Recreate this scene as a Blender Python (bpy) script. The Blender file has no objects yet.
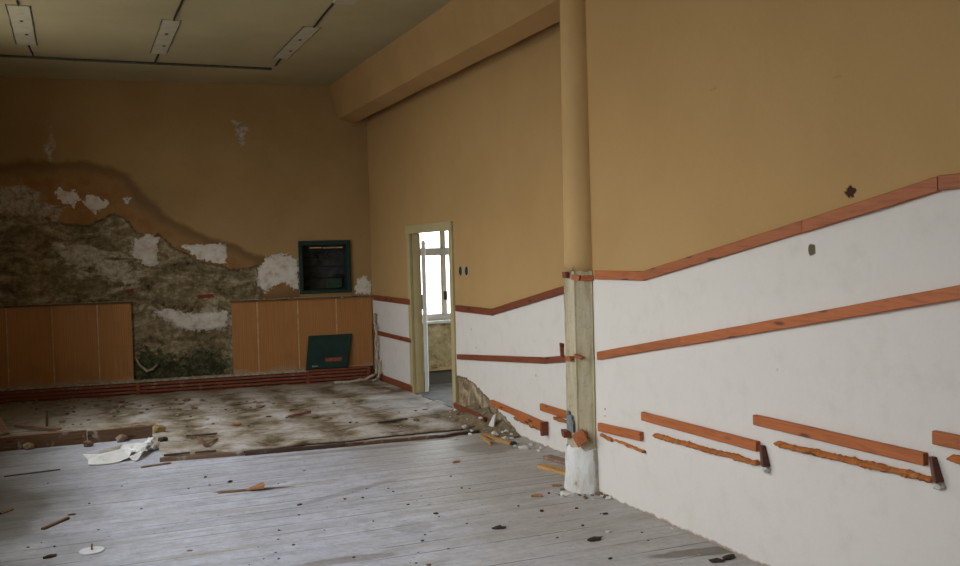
import bpy, bmesh, math, random
import numpy as np
from mathutils import Vector, Matrix, noise as mnoise
random.seed(7)
SC = bpy.context.scene
COL = SC.collection
PI = math.pi

# ------------------------------------------------------------------ camera and the rays through the photograph
F, CX, CY, EYE = 967.0, 480.0, 283.0, 1.65
def unit(v): return v / np.linalg.norm(v)
_d1 = unit(np.array([74 - CX, -(262 - CY), F]))
_d2 = np.array([2790 - CX, -(190 - CY), F]); _d2 = unit(_d2 - _d1 * _d2.dot(_d1))
_d3 = np.cross(_d2, _d1)
if _d3[1] < 0: _d3 = -_d3
RM = np.array([_d2, _d1, _d3])
ORI = np.array([0, 0, EYE])
def ray(x, y): return RM @ np.array([x - CX, -(y - CY), F])
def onX(x, y, X): r = ray(x, y); return Vector(ORI + r * (X / r[0]))
def onY(x, y, Y): r = ray(x, y); return Vector(ORI + r * (Y / r[1]))
def onZ(x, y, Z=0.0): r = ray(x, y); return Vector(ORI + r * ((Z - EYE) / r[2]))

cam_d = bpy.data.cameras.new('camera'); cam = bpy.data.objects.new('camera', cam_d); COL.objects.link(cam)
cam_d.sensor_width = 36; cam_d.lens = F / 960 * 36; cam_d.clip_start = 0.05; cam_d.clip_end = 200
m = Matrix(((RM[0][0], RM[0][1], -RM[0][2], 0), (RM[1][0], RM[1][1], -RM[1][2], 0), (RM[2][0], RM[2][1], -RM[2][2], EYE), (0, 0, 0, 1)))
cam.matrix_world = m
SC.camera = cam

# main planes of the room
XF = 3.58      # right wall beyond the pillar
XN = 3.20      # right wall on this side of the pillar
YJ = 5.705      # where the right wall steps in
XL = -1.02      # left wall, off the picture
ZC = 3.82      # ceiling
BW_O = Vector((3.58, 12.20, 0)); _l = math.hypot(1, .085)
BW_U = Vector((-1, .085, 0)) / _l              # along the back wall, to the left
BW_N = Vector((-.085, -1, 0)) / _l             # out of the back wall, into the room
def bw(px, py, off=0.0):
    """(s, z) on the back wall plane moved off metres into the room"""
    r = Vector(ray(px, py)); o = Vector(ORI)
    t = (BW_O + BW_N * off - o).dot(BW_N) / r.dot(BW_N)
    p = o + r * t
    return (p - BW_O).dot(BW_U), p.z
def bwp(s, z, off=0.0): return BW_O + BW_U * s + BW_N * off + Vector((0, 0, z))
BW_M = Matrix(((BW_U.x, BW_N.x, 0, BW_O.x), (BW_U.y, BW_N.y, 0, BW_O.y), (0, 0, 1, 0), (0, 0, 0, 1)))   # local: x along the wall to the left, y out, z up

# ------------------------------------------------------------------ materials
class NT:
    def __init__(s, name):
        s.m = bpy.data.materials.new(name); s.m.use_nodes = True
        s.t = s.m.node_tree; s.t.nodes.clear()
        s.out = s.t.nodes.new('ShaderNodeOutputMaterial')
        s.b = s.t.nodes.new('ShaderNodeBsdfPrincipled')
        s.t.links.new(s.b.outputs[0], s.out.inputs[0])
        s._tc = None
    def new(s, t, **k):
        n = s.t.nodes.new(t)
        for a, b in k.items(): setattr(n, a, b)
        return n
    def put(s, sock, v):
        if v is None: return
        if isinstance(v, bpy.types.NodeSocket): s.t.links.new(v, sock)
        elif isinstance(v, (tuple, list)) and sock.type == 'RGBA': sock.default_value = (*v[:3], 1)
        else: sock.default_value = v
    def tc(s, which='Object'):
        if s._tc is None: s._tc = s.new('ShaderNodeTexCoord')
        return s._tc.outputs[which]
    def map(s, vec, scale=(1, 1, 1), loc=(0, 0, 0), rot=(0, 0, 0)):
        n = s.new('ShaderNodeMapping'); s.put(n.inputs['Vector'], vec)
        n.inputs['Scale'].default_value = scale; n.inputs['Location'].default_value = loc; n.inputs['Rotation'].default_value = rot
        return n.outputs[0]
    def noise(s, vec, scale=5, detail=4, rough=.55, dist=0, color=False):
        n = s.new('ShaderNodeTexNoise'); s.put(n.inputs['Vector'], vec)
        n.inputs['Scale'].default_value = scale; n.inputs['Detail'].default_value = detail
        n.inputs['Roughness'].default_value = rough; n.inputs['Distortion'].default_value = dist
        return n.outputs['Color' if color else 'Fac']
    def voro(s, vec, scale, feature='F1', out='Distance'):
        n = s.new('ShaderNodeTexVoronoi', feature=feature); s.put(n.inputs['Vector'], vec); n.inputs['Scale'].default_value = scale
        return n.outputs[out]
    def math(s, op, a, b=None, c=None, clamp=False):
        n = s.new('ShaderNodeMath', operation=op, use_clamp=clamp)
        s.put(n.inputs[0], a); s.put(n.inputs[1], b); s.put(n.inputs[2], c)
        return n.outputs[0]
    def vmath(s, op, a, b=None):
        n = s.new('ShaderNodeVectorMath', operation=op); s.put(n.inputs[0], a); s.put(n.inputs[1], b)
        return n.outputs['Value' if op in ('LENGTH', 'DISTANCE', 'DOT_PRODUCT') else 'Vector']
    def mix(s, f, a, b, blend='MIX'):
        n = s.new('ShaderNodeMix', data_type='RGBA', blend_type=blend)
        s.put(n.inputs[0], f); s.put(n.inputs[6], a); s.put(n.inputs[7], b)
        return n.outputs[2]
    def step(s, v, lo, hi):
        n = s.new('ShaderNodeMapRange', interpolation_type='SMOOTHSTEP'); s.put(n.inputs[0], v)
        n.inputs[1].default_value = lo; n.inputs[2].default_value = hi
        return n.outputs[0]
    def ramp(s, v, stops):
        n = s.new('ShaderNodeValToRGB'); s.put(n.inputs[0], v); e = n.color_ramp.elements
        while len(e) < len(stops): e.new(.5)
        for i, (p, c) in enumerate(stops): e[i].position = p; e[i].color = (*c, 1)
        return n.outputs[0]
    def sep(s, v):
        n = s.new('ShaderNodeSeparateXYZ'); s.put(n.inputs[0], v); return n.outputs
    def attr(s, name):
        n = s.new('ShaderNodeAttribute'); n.attribute_name = name
        q = s.new('ShaderNodeSeparateColor'); s.t.links.new(n.outputs['Color'], q.inputs[0]); return q.outputs
    def rnd(s):
        return s.new('ShaderNodeObjectInfo').outputs['Random']
    def spot(s, vec, c, r, amount=.5, nscale=8, rot=0):
        """an irregular stain or painted light patch: 1 inside an ellipse round c with radii r"""
        v = s.vmath('SUBTRACT', vec, tuple(c))
        if rot:
            n = s.new('ShaderNodeVectorRotate', rotation_type='Z_AXIS'); s.put(n.inputs['Vector'], v); n.inputs['Angle'].default_value = -rot; v = n.outputs[0]
        d = s.vmath('LENGTH', s.vmath('DIVIDE', v, tuple(r)))
        return s.step(s.math('MULTIPLY_ADD', s.math('SUBTRACT', s.noise(vec, nscale, 5, .6), .5), amount * 2, s.math('SUBTRACT', 1, d)), -.12, .2)
    def bump(s, h, strength=.3, dist=.01, prev=None):
        n = s.new('ShaderNodeBump'); s.put(n.inputs['Height'], h); n.inputs['Strength'].default_value = strength; n.inputs['Distance'].default_value = dist
        if prev is not None: s.put(n.inputs['Normal'], prev)
        return n.outputs[0]
    def done(s, col, rough=.8, nrm=None, spec=.3, metal=0):
        s.put(s.b.inputs['Base Color'], col); s.put(s.b.inputs['Roughness'], rough)
        s.b.inputs['Specular IOR Level'].default_value = spec; s.b.inputs['Metallic'].default_value = metal
        if nrm is not None: s.put(s.b.inputs['Normal'], nrm)
        return s.m

TAN = (.49, .305, .124); WHITE = (.735, .675, .605)
M = {}

def simple(name, col, rough=.7, var=.25, nscale=12, bump=.15, spec=.3, metal=0, stretch=(1, 1, 1)):
    t = NT(name); v = t.map(t.tc(), stretch)
    n = t.noise(v, nscale, 6, .6)
    dark = tuple(c * (1 - var) for c in col); lite = tuple(min(1, c * (1 + var)) for c in col)
    c = t.ramp(n, [(.3, dark), (.7, lite)])
    M[name] = t.done(c, rough, t.bump(n, bump, .004), spec, metal); return M[name]

def wood(name, col, dark, dust=0.0, dustcol=(.4, .37, .32), knots=True, rough=.55):
    t = NT(name); o = t.tc(); r = t.rnd()
    off = t.new('ShaderNodeCombineXYZ'); t.put(off.inputs[0], t.math('MULTIPLY', r, 37.0)); t.put(off.inputs[1], t.math('MULTIPLY', r, 11.0))
    v = t.vmath('ADD', o, off.outputs[0])
    g = t.noise(t.map(v, (2.2, 22, 22)), 2.2, 6, .62, .6)
    g2 = t.noise(t.map(v, (1.2, 60, 60)), 3, 3, .5)
    f = t.math('MULTIPLY_ADD', g2, .35, t.math('MULTIPLY', g, .75))
    c = t.ramp(f, [(.32, dark), (.52, col), (.78, tuple(min(1, x * 1.25) for x in col))])
    c = t.mix(1, c, t.ramp(r, [(0, (.80, .80, .80)), (1, (1.12, 1.06, 1.0))]), 'MULTIPLY')
    if knots:
        k = t.voro(t.map(v, (4.2, 16, 16)), 1.0)
        kk = t.step(k, .27, .13)
        c = t.mix(t.math('MULTIPLY', kk, .85), c, (.045, .018, .010))
    if dust:
        d = t.step(t.noise(v, 9, 6, .65), .62 - dust * .35, .75 - dust * .2)
        c = t.mix(d, c, dustcol)
    M[name] = t.done(c, rough, t.bump(f, .25, .003), .35); return M[name]

# right wall: tan above the rail, white below, broken plaster where attr green says so
def wall_mat(name, spots=()):
    t = NT(name); o = t.tc(); a = t.attr('zone')
    n1 = t.noise(o, 1.3, 5, .6); n2 = t.noise(o, 45, 4, .6); n3 = t.noise(o, 7, 6, .65)
    tan = t.mix(t.step(n1, .35, .7), TAN, (TAN[0] * .93, TAN[1] * .91, TAN[2] * .88))
    tan = t.mix(t.math('MULTIPLY', n2, .22), tan, (.30, .18, .075))
    wh = t.mix(t.step(n3, .45, .8), WHITE, (.675, .61, .535))
    wh = t.mix(t.math('MULTIPLY', n2, .16), wh, (.52, .50, .47))
    z = t.sep(o)[2]
    c = t.mix(t.step(a[0], .49, .51), tan, wh)
    # small scuffs and nail holes on the white part
    sc = t.math('MULTIPLY', t.step(t.voro(t.map(o, (1, 1, .8)), 5.5), .085, .03), t.step(t.noise(o, 2.5, 2), .47, .56))
    c = t.mix(t.math('MULTIPLY', sc, t.math('MULTIPLY', a[0], .55)), c, (.22, .19, .16))
    # chipped pinkish edge along the floor
    e = t.step(t.math('MULTIPLY_ADD', t.math('SUBTRACT', t.noise(o, 9, 5, .7), .5), .07, z), .022, .004)
    c = t.mix(e, c, (.36, .27, .21))
    dm = t.step(t.math('MULTIPLY_ADD', t.math('SUBTRACT', t.noise(o, 14, 6, .7), .5), .42, a[1]), .485, .515)
    er = t.ramp(t.noise(o, 6, 8, .72, .5), [(.30, (.06, .043, .025)), (.42, (.22, .155, .085)), (.53, (.36, .27, .16)), (.62, (.52, .45, .35)), (.74, (.36, .20, .08))])
    edge = t.math('MULTIPLY', dm, t.step(t.math('MULTIPLY_ADD', t.math('SUBTRACT', t.noise(o, 14, 6, .7), .5), .42, a[1]), .60, .52))
    c = t.mix(dm, c, er); c = t.mix(t.math('MULTIPLY', edge, .7), c, (.05, .038, .025))
    h = t.math('ADD', t.math('MULTIPLY', n2, .5), t.math('MULTIPLY', n3, .5))
    h = t.math('SUBTRACT', h, t.math('MULTIPLY', dm, t.math('MULTIPLY_ADD', t.noise(o, 22, 6, .7), 3.0, 1.2)))
    for (cc, rr, colr) in spots:
        k = t.spot(o, cc, rr, 1.1, 34); c = t.mix(k, c, colr); h = t.math('SUBTRACT', h, t.math('MULTIPLY', k, 2.0))
    M[name] = t.done(c, .85, t.bump(h, .35, .006), .2); return M[name]

p1, p2, p3 = onX(850, 191, XN), onX(812, 250, XN), onX(714, 89, XN)
p4 = onX(838, 77, XN)
wall_mat('right_wall_paint', [((XN, onX(605, 409, XN).y, onX(605, 409, XN).z), (.1, .007, .007), (.10, .07, .05)), ((XN, onX(605, 416, XN).y, onX(605, 416, XN).z), (.1, .007, .007), (.10, .07, .05)), ((XN, p1.y, p1.z), (.1, .030, .030), (.06, .022, .012)),
                              ((XN, p2.y, p2.z), (.1, .024, .024), (.13, .105, .055)),
                              ((XN, p3.y, p3.z), (.1, .03, .008), (.40, .25, .10)),
                              ((XN, p4.y, p4.z), (.1, .03, .006), (.40, .25, .10))])

# back wall
def back_mat():
    t = NT('back_wall_paint'); o = t.tc(); a = t.attr('zone'); b = t.attr('zone_two')
    n1 = t.noise(o, 1.1, 5, .6); n2 = t.noise(o, 40, 4, .6); nf = t.noise(o, 11, 7, .72); nm = t.noise(o, 3.5, 5, .6)
    def mask(v, amt, w=.015, n=nf): return t.step(t.math('MULTIPLY_ADD', t.math('SUBTRACT', n, .5), amt, v), .5 - w, .5 + w)
    tan = t.mix(t.step(n1, .3, .7), (.41, .27, .118), (.345, .22, .092))
    tan = t.mix(t.math('MULTIPLY', n2, .2), tan, (.16, .095, .04))
    sv = t.math('MULTIPLY_ADD', t.math('SUBTRACT', nm, .5), .30, a[0])
    st = t.step(sv, .45, .55)
    tide = t.math('MULTIPLY', t.step(sv, .42, .54), t.step(sv, .74, .56))
    orange = t.mix(t.step(t.noise(o, 5, 5, .6), .38, .68), (.33, .185, .072), (.27, .135, .048))
    c = t.mix(t.math('MULTIPLY', st, .75), tan, (.255, .145, .062))
    c = t.mix(t.step(t.math('MULTIPLY_ADD', t.math('SUBTRACT', t.noise(o, 6, 5, .65), .5), .5, sv), .62, .86), c, orange)
    c = t.mix(t.math('MULTIPLY', tide, .55), c, (.135, .078, .034))
    sp = t.math('MULTIPLY', t.step(t.voro(o, 3.2), .05, .02), t.step(t.noise(o, 1.7, 2), .53, .6))
    c = t.mix(t.math('MULTIPLY', sp, .8), c, (.05, .035, .02))
    er = mask(a[1], .40)
    nr = t.noise(o, 24, 6, .7)
    ev = t.map(o, (1, 1, 2.3), rot=(0, .25, 0))
    e1 = t.noise(ev, 2.6, 9, .68, .7)
    e2 = t.noise(o, 16, 8, .72)
    f = t.math('MULTIPLY_ADD', e2, .45, t.math('MULTIPLY', e1, .62))
    ec = t.ramp(f, [(.38, (.035, .025, .013)), (.46, (.135, .10, .052)), (.54, (.235, .18, .098)), (.61, (.38, .31, .195)), (.69, (.54, .465, .34))])
    c = t.mix(er, c, ec)
    rim = t.math('MULTIPLY', er, t.step(t.math('MULTIPLY_ADD', t.math('SUBTRACT', nf, .5), .40, a[1]), .60, .51))
    c = t.mix(t.math('MULTIPLY', rim, .65), c, (.05, .037, .021))
    lm = mask(b[1], 1.5, .10, e1)
    lime = t.ramp(e2, [(.34, (.16, .125, .08)), (.5, (.42, .36, .265)), (.7, (.62, .56, .46))])
    c = t.mix(lm, c, lime)
    wp = mask(a[2], .95, .02, nr)
    whc = t.ramp(t.noise(o, 10, 6, .65), [(.3, (.42, .33, .23)), (.47, (.66, .60, .51)), (.7, (.76, .73, .68))])
    c = t.mix(wp, c, whc)
    mo = t.math('MULTIPLY', t.step(t.math('MULTIPLY_ADD', t.math('SUBTRACT', t.noise(o, 9, 7, .78), .5), 1.9, b[0]), .48, .66), .9)
    mc = t.ramp(t.noise(o, 17, 7, .8), [(.36, (.010, .013, .006)), (.5, (.034, .042, .016)), (.60, (.11, .12, .06)), (.72, (.27, .27, .19))])
    c = t.mix(mo, c, mc)
    # brick showing through
    br = t.math('MULTIPLY', t.step(t.math('MULTIPLY_ADD', t.math('SUBTRACT', nf, .5), .6, b[2]), .5, .56), 1)
    c = t.mix(br, c, (.20, .055, .03))
    h = t.math('MULTIPLY', n2, .35)
    h = t.math('ADD', h, t.math('MULTIPLY', er, t.math('MULTIPLY_ADD', f, 4.5, -4.2)))
    h = t.math('ADD', h, t.math('MULTIPLY', wp, 1.2))
    return t.done(c, .9, t.bump(h, .75, .012), .15)
M['back_wall_paint'] = back_mat()

def ceil_mat():
    t = NT('ceiling_paint'); o = t.tc()
    n1 = t.noise(o, .8, 5, .6); n2 = t.noise(o, 30, 4)
    c = t.ramp(n1, [(.3, (.36, .305, .17)), (.7, (.45, .385, .22))])
    c = t.mix(t.math('MULTIPLY', n2, .2), c, (.25, .21, .14))
    cr = t.step(t.voro(t.map(o, (.8, .6, 1)), .9, 'DISTANCE_TO_EDGE'), .004, .0)
    c = t.mix(t.math('MULTIPLY', cr, .12), c, (.2, .16, .1))
    M['ceiling_paint'] = t.done(c, .9, t.bump(n2, .15, .004), .15)
ceil_mat()

def plain_paint(name, col, var=.88, bumpd=.004, sc=1.5):
    t = NT(name); o = t.tc(); n1 = t.noise(o, sc, 5, .6); n2 = t.noise(o, 40, 4)
    c = t.mix(t.step(n1, .35, .68), col, tuple(x * var for x in col))
    c = t.mix(t.math('MULTIPLY', n2, .2), c, tuple(x * .7 for x in col))
    M[name] = t.done(c, .85, t.bump(n2, .3, bumpd), .2)
plain_paint('beam_paint', (.46, .28, .115))
plain_paint('pillar_paint', (.56, .36, .155))
plain_paint('plain_wall_paint', (.42, .30, .17))
plain_paint('door_paint', (.47, .385, .195), .9, .002, 3)
plain_paint('leaf_paint', (.66, .65, .60), .9, .002, 3)
plain_paint('window_paint', (.62, .59, .52), .85, .002, 4)
plain_paint('fixture_mark', (.47, .425, .30), .85, .003, 6)

def floor_mat():
    t = NT('floor_boards'); o = t.tc(); x, y, z = t.sep(o)
    W = .185
    u = t.math('DIVIDE', t.math('ADD', y, t.math('MULTIPLY', t.math('SUBTRACT', t.noise(t.map(o, (.5, .2, 1)), 1, 3), .5), .05)), W)
    fl = t.math('FLOOR', u); fr = t.math('SUBTRACT', u, fl)
    ed = t.math('MINIMUM', fr, t.math('SUBTRACT', 1, fr))
    wn = t.new('ShaderNodeTexWhiteNoise', noise_dimensions='1D'); t.put(wn.inputs['W'], fl); br = wn.outputs['Value']
    # butt joints
    uj = t.math('MULTIPLY_ADD', br, 7.0, t.math('DIVIDE', x, 5.2)); fj = t.math('SUBTRACT', uj, t.math('FLOOR', uj))
    jt = t.step(fj, .003, .0015)
    ln = t.math('MULTIPLY', t.step(ed, .036, .008), t.step(t.noise(t.map(o, (.9, 6, 1)), 1.6, 3), .36, .60))
    gv = t.map(o, (1.0, 4.5, 1)); g = t.noise(gv, 2.4, 8, .70, .5); bl = t.noise(o, 6, 8, .78)
    dust = t.noise(o, 1.1, 6, .6); fine = t.noise(o, 26, 6, .7)
    base = t.ramp(g, [(.28, (.45, .455, .50)), (.5, (.575, .585, .655)), (.72, (.65, .66, .735))])
    base = t.mix(1, base, t.ramp(bl, [(.33, (.70, .69, .67)), (.5, (.97, .97, .97)), (.68, (1.10, 1.10, 1.11))]), 'MULTIPLY')
    base = t.mix(1, base, t.ramp(br, [(0, (.88, .88, .89)), (1, (1.06, 1.05, 1.04))]), 'MULTIPLY')
    # brown dirt trodden in towards the right wall and in front
    dr = t.step(t.math('MULTIPLY_ADD', t.math('SUBTRACT', t.noise(o, .9, 6, .65), .5), 2.6, x), 1.2, 3.0)
    base = t.mix(t.math('MULTIPLY', dr, .72), base, t.ramp(g, [(.25, (.27, .235, .175)), (.7, (.45, .41, .335))]))
    dirt_shade = t.step(t.math('MULTIPLY_ADD', t.math('SUBTRACT', t.noise(o, 1.2, 5, .65), .5), 1.6, x), .6, -.6)  # left boards: dirt tone, darkened further to paint in the shade on that side
    base = t.mix(t.math('MULTIPLY', dirt_shade, .85), base, t.ramp(g, [(.25, (.105, .10, .085)), (.7, (.225, .215, .195))]))
    sk = t.step(t.noise(t.map(o, (.55, 5.5, 1), (2, 7, 0)), 1.5, 6, .62, .4), .50, .66)
    base = t.mix(t.math('MULTIPLY', sk, .5), base, (.35, .31, .255))
    base = t.mix(t.math('MULTIPLY', t.step(dust, .5, .75), .35), base, (.70, .69, .71))
    base = t.mix(t.math('MULTIPLY', t.step(fine, .42, .70), .25), base, (.22, .20, .165))
    fl2 = t.math('MULTIPLY', t.step(t.voro(o, 15), .13, .05), t.step(t.noise(o, 2.2, 3), .44, .56))
    base = t.mix(t.math('MULTIPLY', fl2, .55), base, (.55, .54, .52))
    dk = t.math('MULTIPLY', t.step(t.voro(t.map(o, (.7, 1.3, 1), (3, 5, 0)), 9), .10, .03), t.step(t.noise(t.map(o, loc=(9, 2, 0)), 1.6, 3), .42, .54))
    base = t.mix(t.math('MULTIPLY', dk, .8), base, (.05, .04, .03))
    for (a, b, w, am, colr) in [((652, 557), (752, 547), .07, .75, (.115, .092, .055)), ((216, 492), (290, 487), .045, .9, (.10, .075, .055)),
                               ((300, 566), (400, 553), .06, .5, (.17, .13, .085)), ((255, 458), (430, 443), .06, .5, (.15, .125, .09)),
                               ((300, 505), (400, 478), .05, .35, (.17, .145, .11)), ((395, 530), (430, 524), .12, .35, (.2, .175, .14)),
                               ((500, 452), (470, 443), .25, .6, (.19, .165, .115)), ((20, 455), (60, 448), .10, .5, (.09, .075, .055)), ((5, 490), (-5, 540), .3, .5, (.09, .08, .06))]:
        A, B = onZ(*a), onZ(*b); mid = (A + B) / 2; L = (B - A).length / 2
        k = t.spot(o, (mid.x, mid.y, 0), (L * 1.1, w, 1), .5, 5, math.atan2(B.y - A.y, B.x - A.x))
        base = t.mix(t.math('MULTIPLY', k, am), base, colr)
    c = t.mix(t.math('MULTIPLY', ln, .85), base, (.045, .038, .03))
    h = t.math('SUBTRACT', t.math('ADD', t.math('MULTIPLY', g, .5), t.math('MULTIPLY', fine, .35)), t.math('MULTIPLY', ln, 1.3))
    M['floor_boards'] = t.done(c, t.ramp(t.math('ADD', t.math('MULTIPLY', fine, .5), t.math('MULTIPLY', dust, .5)), [(.3, (.42, .42, .42)), (.7, (.62, .62, .62))]), t.bump(h, .35, .006), .42)
    # dusty old floor behind the step
    t = NT('floor_dust'); o = t.tc(); x, y, z = t.sep(o)
    wob = t.math('MULTIPLY', t.math('SUBTRACT', t.noise(o, 1.6, 4, .6), .5), .45)
    ph = t.math('DIVIDE', t.math('ADD', x, wob), .62); fr = t.math('SUBTRACT', ph, t.math('FLOOR', ph))
    tri = t.math('ABSOLUTE', t.math('MULTIPLY_ADD', fr, 2.0, -1.0))
    n = t.noise(o, 3.2, 7, .68, .4); fine = t.noise(o, 24, 6, .7)
    stripe = t.math('MULTIPLY_ADD', t.math('SUBTRACT', n, .5), 2.6, t.math('MULTIPLY_ADD', tri, .5, .27))
    c = t.ramp(stripe, [(.10, (.12, .085, .047)), (.36, (.27, .215, .145)), (.60, (.40, .345, .275)), (.95, (.56, .52, .485))])
    rr = t.step(t.math('MULTIPLY_ADD', t.math('SUBTRACT', n, .5), 1.2, y), 11.5, 12.3)
    c = t.mix(t.math('MULTIPLY', rr, .75), c, t.ramp(fine, [(.35, (.21, .165, .10)), (.65, (.46, .385, .265))]))
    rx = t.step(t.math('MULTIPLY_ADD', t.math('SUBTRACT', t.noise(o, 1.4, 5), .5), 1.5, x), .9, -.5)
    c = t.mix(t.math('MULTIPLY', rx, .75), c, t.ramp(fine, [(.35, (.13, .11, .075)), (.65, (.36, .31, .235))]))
    c = t.mix(t.math('MULTIPLY', t.step(fine, .5, .72), .45), c, (.13, .10, .065))
    door_light = t.spot(o, (3.35, 9.95, 0), (.55, .75, 1), .3, 4)  # light falling through the doorway, painted as a pale bluish patch
    c = t.mix(t.math('MULTIPLY', door_light, .45), c, (.50, .50, .52))
    u = t.math('DIVIDE', t.math('ADD', y, t.math('MULTIPLY', t.math('SUBTRACT', t.noise(o, 1.5, 3), .5), .16)), .62); fy = t.math('SUBTRACT', u, t.math('FLOOR', u))
    cr = t.math('MULTIPLY', t.step(t.math('ABSOLUTE', t.math('SUBTRACT', fy, .5)), .026, .010), t.step(t.noise(t.map(o, (1.2, .6, 1), (4, 1, 0)), 1.5, 3), .49, .57))
    c = t.mix(t.math('MULTIPLY', cr, .85), c, (.035, .026, .018))
    wsp = t.math('MULTIPLY', t.step(t.voro(o, 10), .12, .06), t.step(t.noise(o, 2.4, 3), .5, .6))
    c = t.mix(t.math('MULTIPLY', wsp, .5), c, (.6, .57, .52))
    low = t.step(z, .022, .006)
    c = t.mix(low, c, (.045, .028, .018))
    h = t.math('SUBTRACT', t.math('ADD', t.math('MULTIPLY', n, .8), t.math('MULTIPLY', fine, .6)), cr)
    M['floor_dust'] = t.done(c, .9, t.bump(h, .6, .012), .15)
floor_mat()

def panel_mat():
    t = NT('panel_board'); o = t.tc(); x, y, z = t.sep(o)
    f = t.math('SUBTRACT', t.math('DIVIDE', x, .024), t.math('FLOOR', t.math('DIVIDE', x, .024)))
    g = t.noise(t.map(o, (60, 1, 2)), 1, 4, .6); n = t.noise(o, 3, 5)
    c = t.ramp(g, [(.3, (.36, .160, .048)), (.7, (.46, .212, .066))])
    c = t.mix(t.math('MULTIPLY', t.step(t.math('ABSOLUTE', t.math('SUBTRACT', f, .5)), .34, .5), .35), c, (.15, .066, .022))
    c = t.mix(t.math('MULTIPLY', t.step(n, .5, .75), .3), c, (.22, .10, .036))
    # pale dust that has settled along the foot
    d = t.step(t.math('MULTIPLY_ADD', t.math('SUBTRACT', t.noise(o, 6, 5, .65), .5), .22, z), .07, -.03)
    c = t.mix(t.math('MULTIPLY', d, .6), c, (.40, .34, .26))
    M['panel_board'] = t.done(c, .55, t.bump(t.math('ABSOLUTE', t.math('SUBTRACT', f, .5)), .12, .002), .3)
panel_mat()

def concrete_mat():
    t = NT('pillar_concrete'); o = t.tc()
    v = t.map(o, (1, 1, .16)); n = t.noise(v, 14, 7, .65); n2 = t.noise(o, 30, 6, .7); n3 = t.noise(o, 3, 4)
    c = t.ramp(n, [(.28, (.28, .225, .135)), (.5, (.48, .405, .262)), (.72, (.59, .515, .36))])
    c = t.mix(t.math('MULTIPLY', t.step(n2, .52, .72), .4), c, (.14, .125, .085))
    c = t.mix(t.math('MULTIPLY', t.step(n3, .5, .7), .3), c, (.42, .40, .34))
    M['pillar_concrete'] = t.done(c, .85, t.bump(t.math('ADD', n, n2), .45, .005), .2)
    t = NT('pillar_plaster'); o = t.tc(); n = t.noise(t.map(o, (1, 1, .4)), 9, 7, .7); n2 = t.noise(o, 30, 5)
    c = t.ramp(n, [(.30, (.23, .165, .10)), (.38, (.60, .55, .47)), (.5, (.71, .69, .66)), (.75, (.74, .73, .71))])
    # the side that has lost its plaster
    k = t.step(t.math('MULTIPLY_ADD', t.math('SUBTRACT', n, .5), .10, t.math('SUBTRACT', t.math('MULTIPLY', t.sep(o)[0], .88), t.math('MULTIPLY', t.sep(o)[1], .47))), .018, .030)
    c = t.mix(k, c, t.ramp(n2, [(.3, (.28, .245, .18)), (.7, (.50, .46, .38))]))
    M['pillar_plaster'] = t.done(c, .85, t.bump(t.math('ADD', n, n2), .5, .006), .2)
concrete_mat()

wood('rail_wood', (.385, .118, .034), (.22, .058, .017))
wood('far_rail_wood', (.22, .058, .022), (.12, .030, .012))
wood('end_wood', (.13, .045, .022), (.06, .02, .01))
wood('red_slat_wood', (.27, .073, .032), (.16, .04, .018), .22, (.30, .20, .13), False)
wood('kerb_wood', (.155, .085, .042), (.07, .036, .017), .10)
wood('dusty_wood', (.20, .125, .075), (.09, .055, .032), .35)
wood('rotten_wood', (.075, .048, .03), (.03, .02, .012), .2, (.2, .17, .13), False)
wood('yellow_wood', (.48, .28, .10), (.30, .15, .045), 0)
wood('raw_wood', (.47, .155, .035), (.16, .045, .012), .16, (.52, .36, .18), True, .85)
wood('pale_wood', (.42, .30, .15), (.26, .17, .08), .15)
simple('green_metal', (.008, .033, .026), .45, .25, 8, .1, .4)
simple('green_metal_dark', (.016, .034, .03), .6, .4, 10, .2)
simple('cavity_back', (.045, .045, .040), .8, .45, 9, .3)
simple('fuse_board', (.030, .06, .028), .6, .3, 9, .1)
simple('red_sticker', (.26, .07, .03), .6, .5, 30, 0)
simple('pale_sticker', (.20, .30, .16), .6, .3, 40, 0)
simple('black_cable', (.012, .010, .009), .6, .3, 20, .1)
simple('conduit_dark', (.07, .062, .045), .6, .4, 20, .1)
simple('pale_trim', (.50, .36, .19), .7, .3, 20, .1)
simple('ledge_dust', (.40, .33, .23), .9, .5, 22, .6)
simple('plaster_chip', (.64, .61, .56), .9, .15, 14, .4)
simple('rubble_earth', (.21, .155, .092), .95, .55, 26, 1.0)
simple('wood_chip', (.17, .095, .055), .8, .35, 20, .3)
simple('dark_chip', (.05, .036, .026), .85, .4, 20, .3)
simple('orange_chip', (.33, .165, .075), .8, .3, 20, .3)
simple('sheet_paper', (.70, .68, .64), .6, .1, 8, .2, .35)
simple('disc_plastic', (.68, .69, .69), .4, .06, 8, .05, .4)
simple('grey_tin', (.17, .19, .20), .5, .3, 18, .3, .5)
simple('socket_black', (.02, .019, .016), .6, .2, 20, .05)
simple('socket_rim', (.42, .36, .25), .6, .2, 20, .05)
simple('torn_strip', (.44, .37, .27), .8, .35, 24, .3)
simple('side_floor', (.15, .148, .14), .8, .35, 5, .3)
simple('yellow_block', (.33, .22, .085), .8, .25, 18, .3)
simple('outside_render', (.55, .55, .53), .9, .1, 3, .1)

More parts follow.
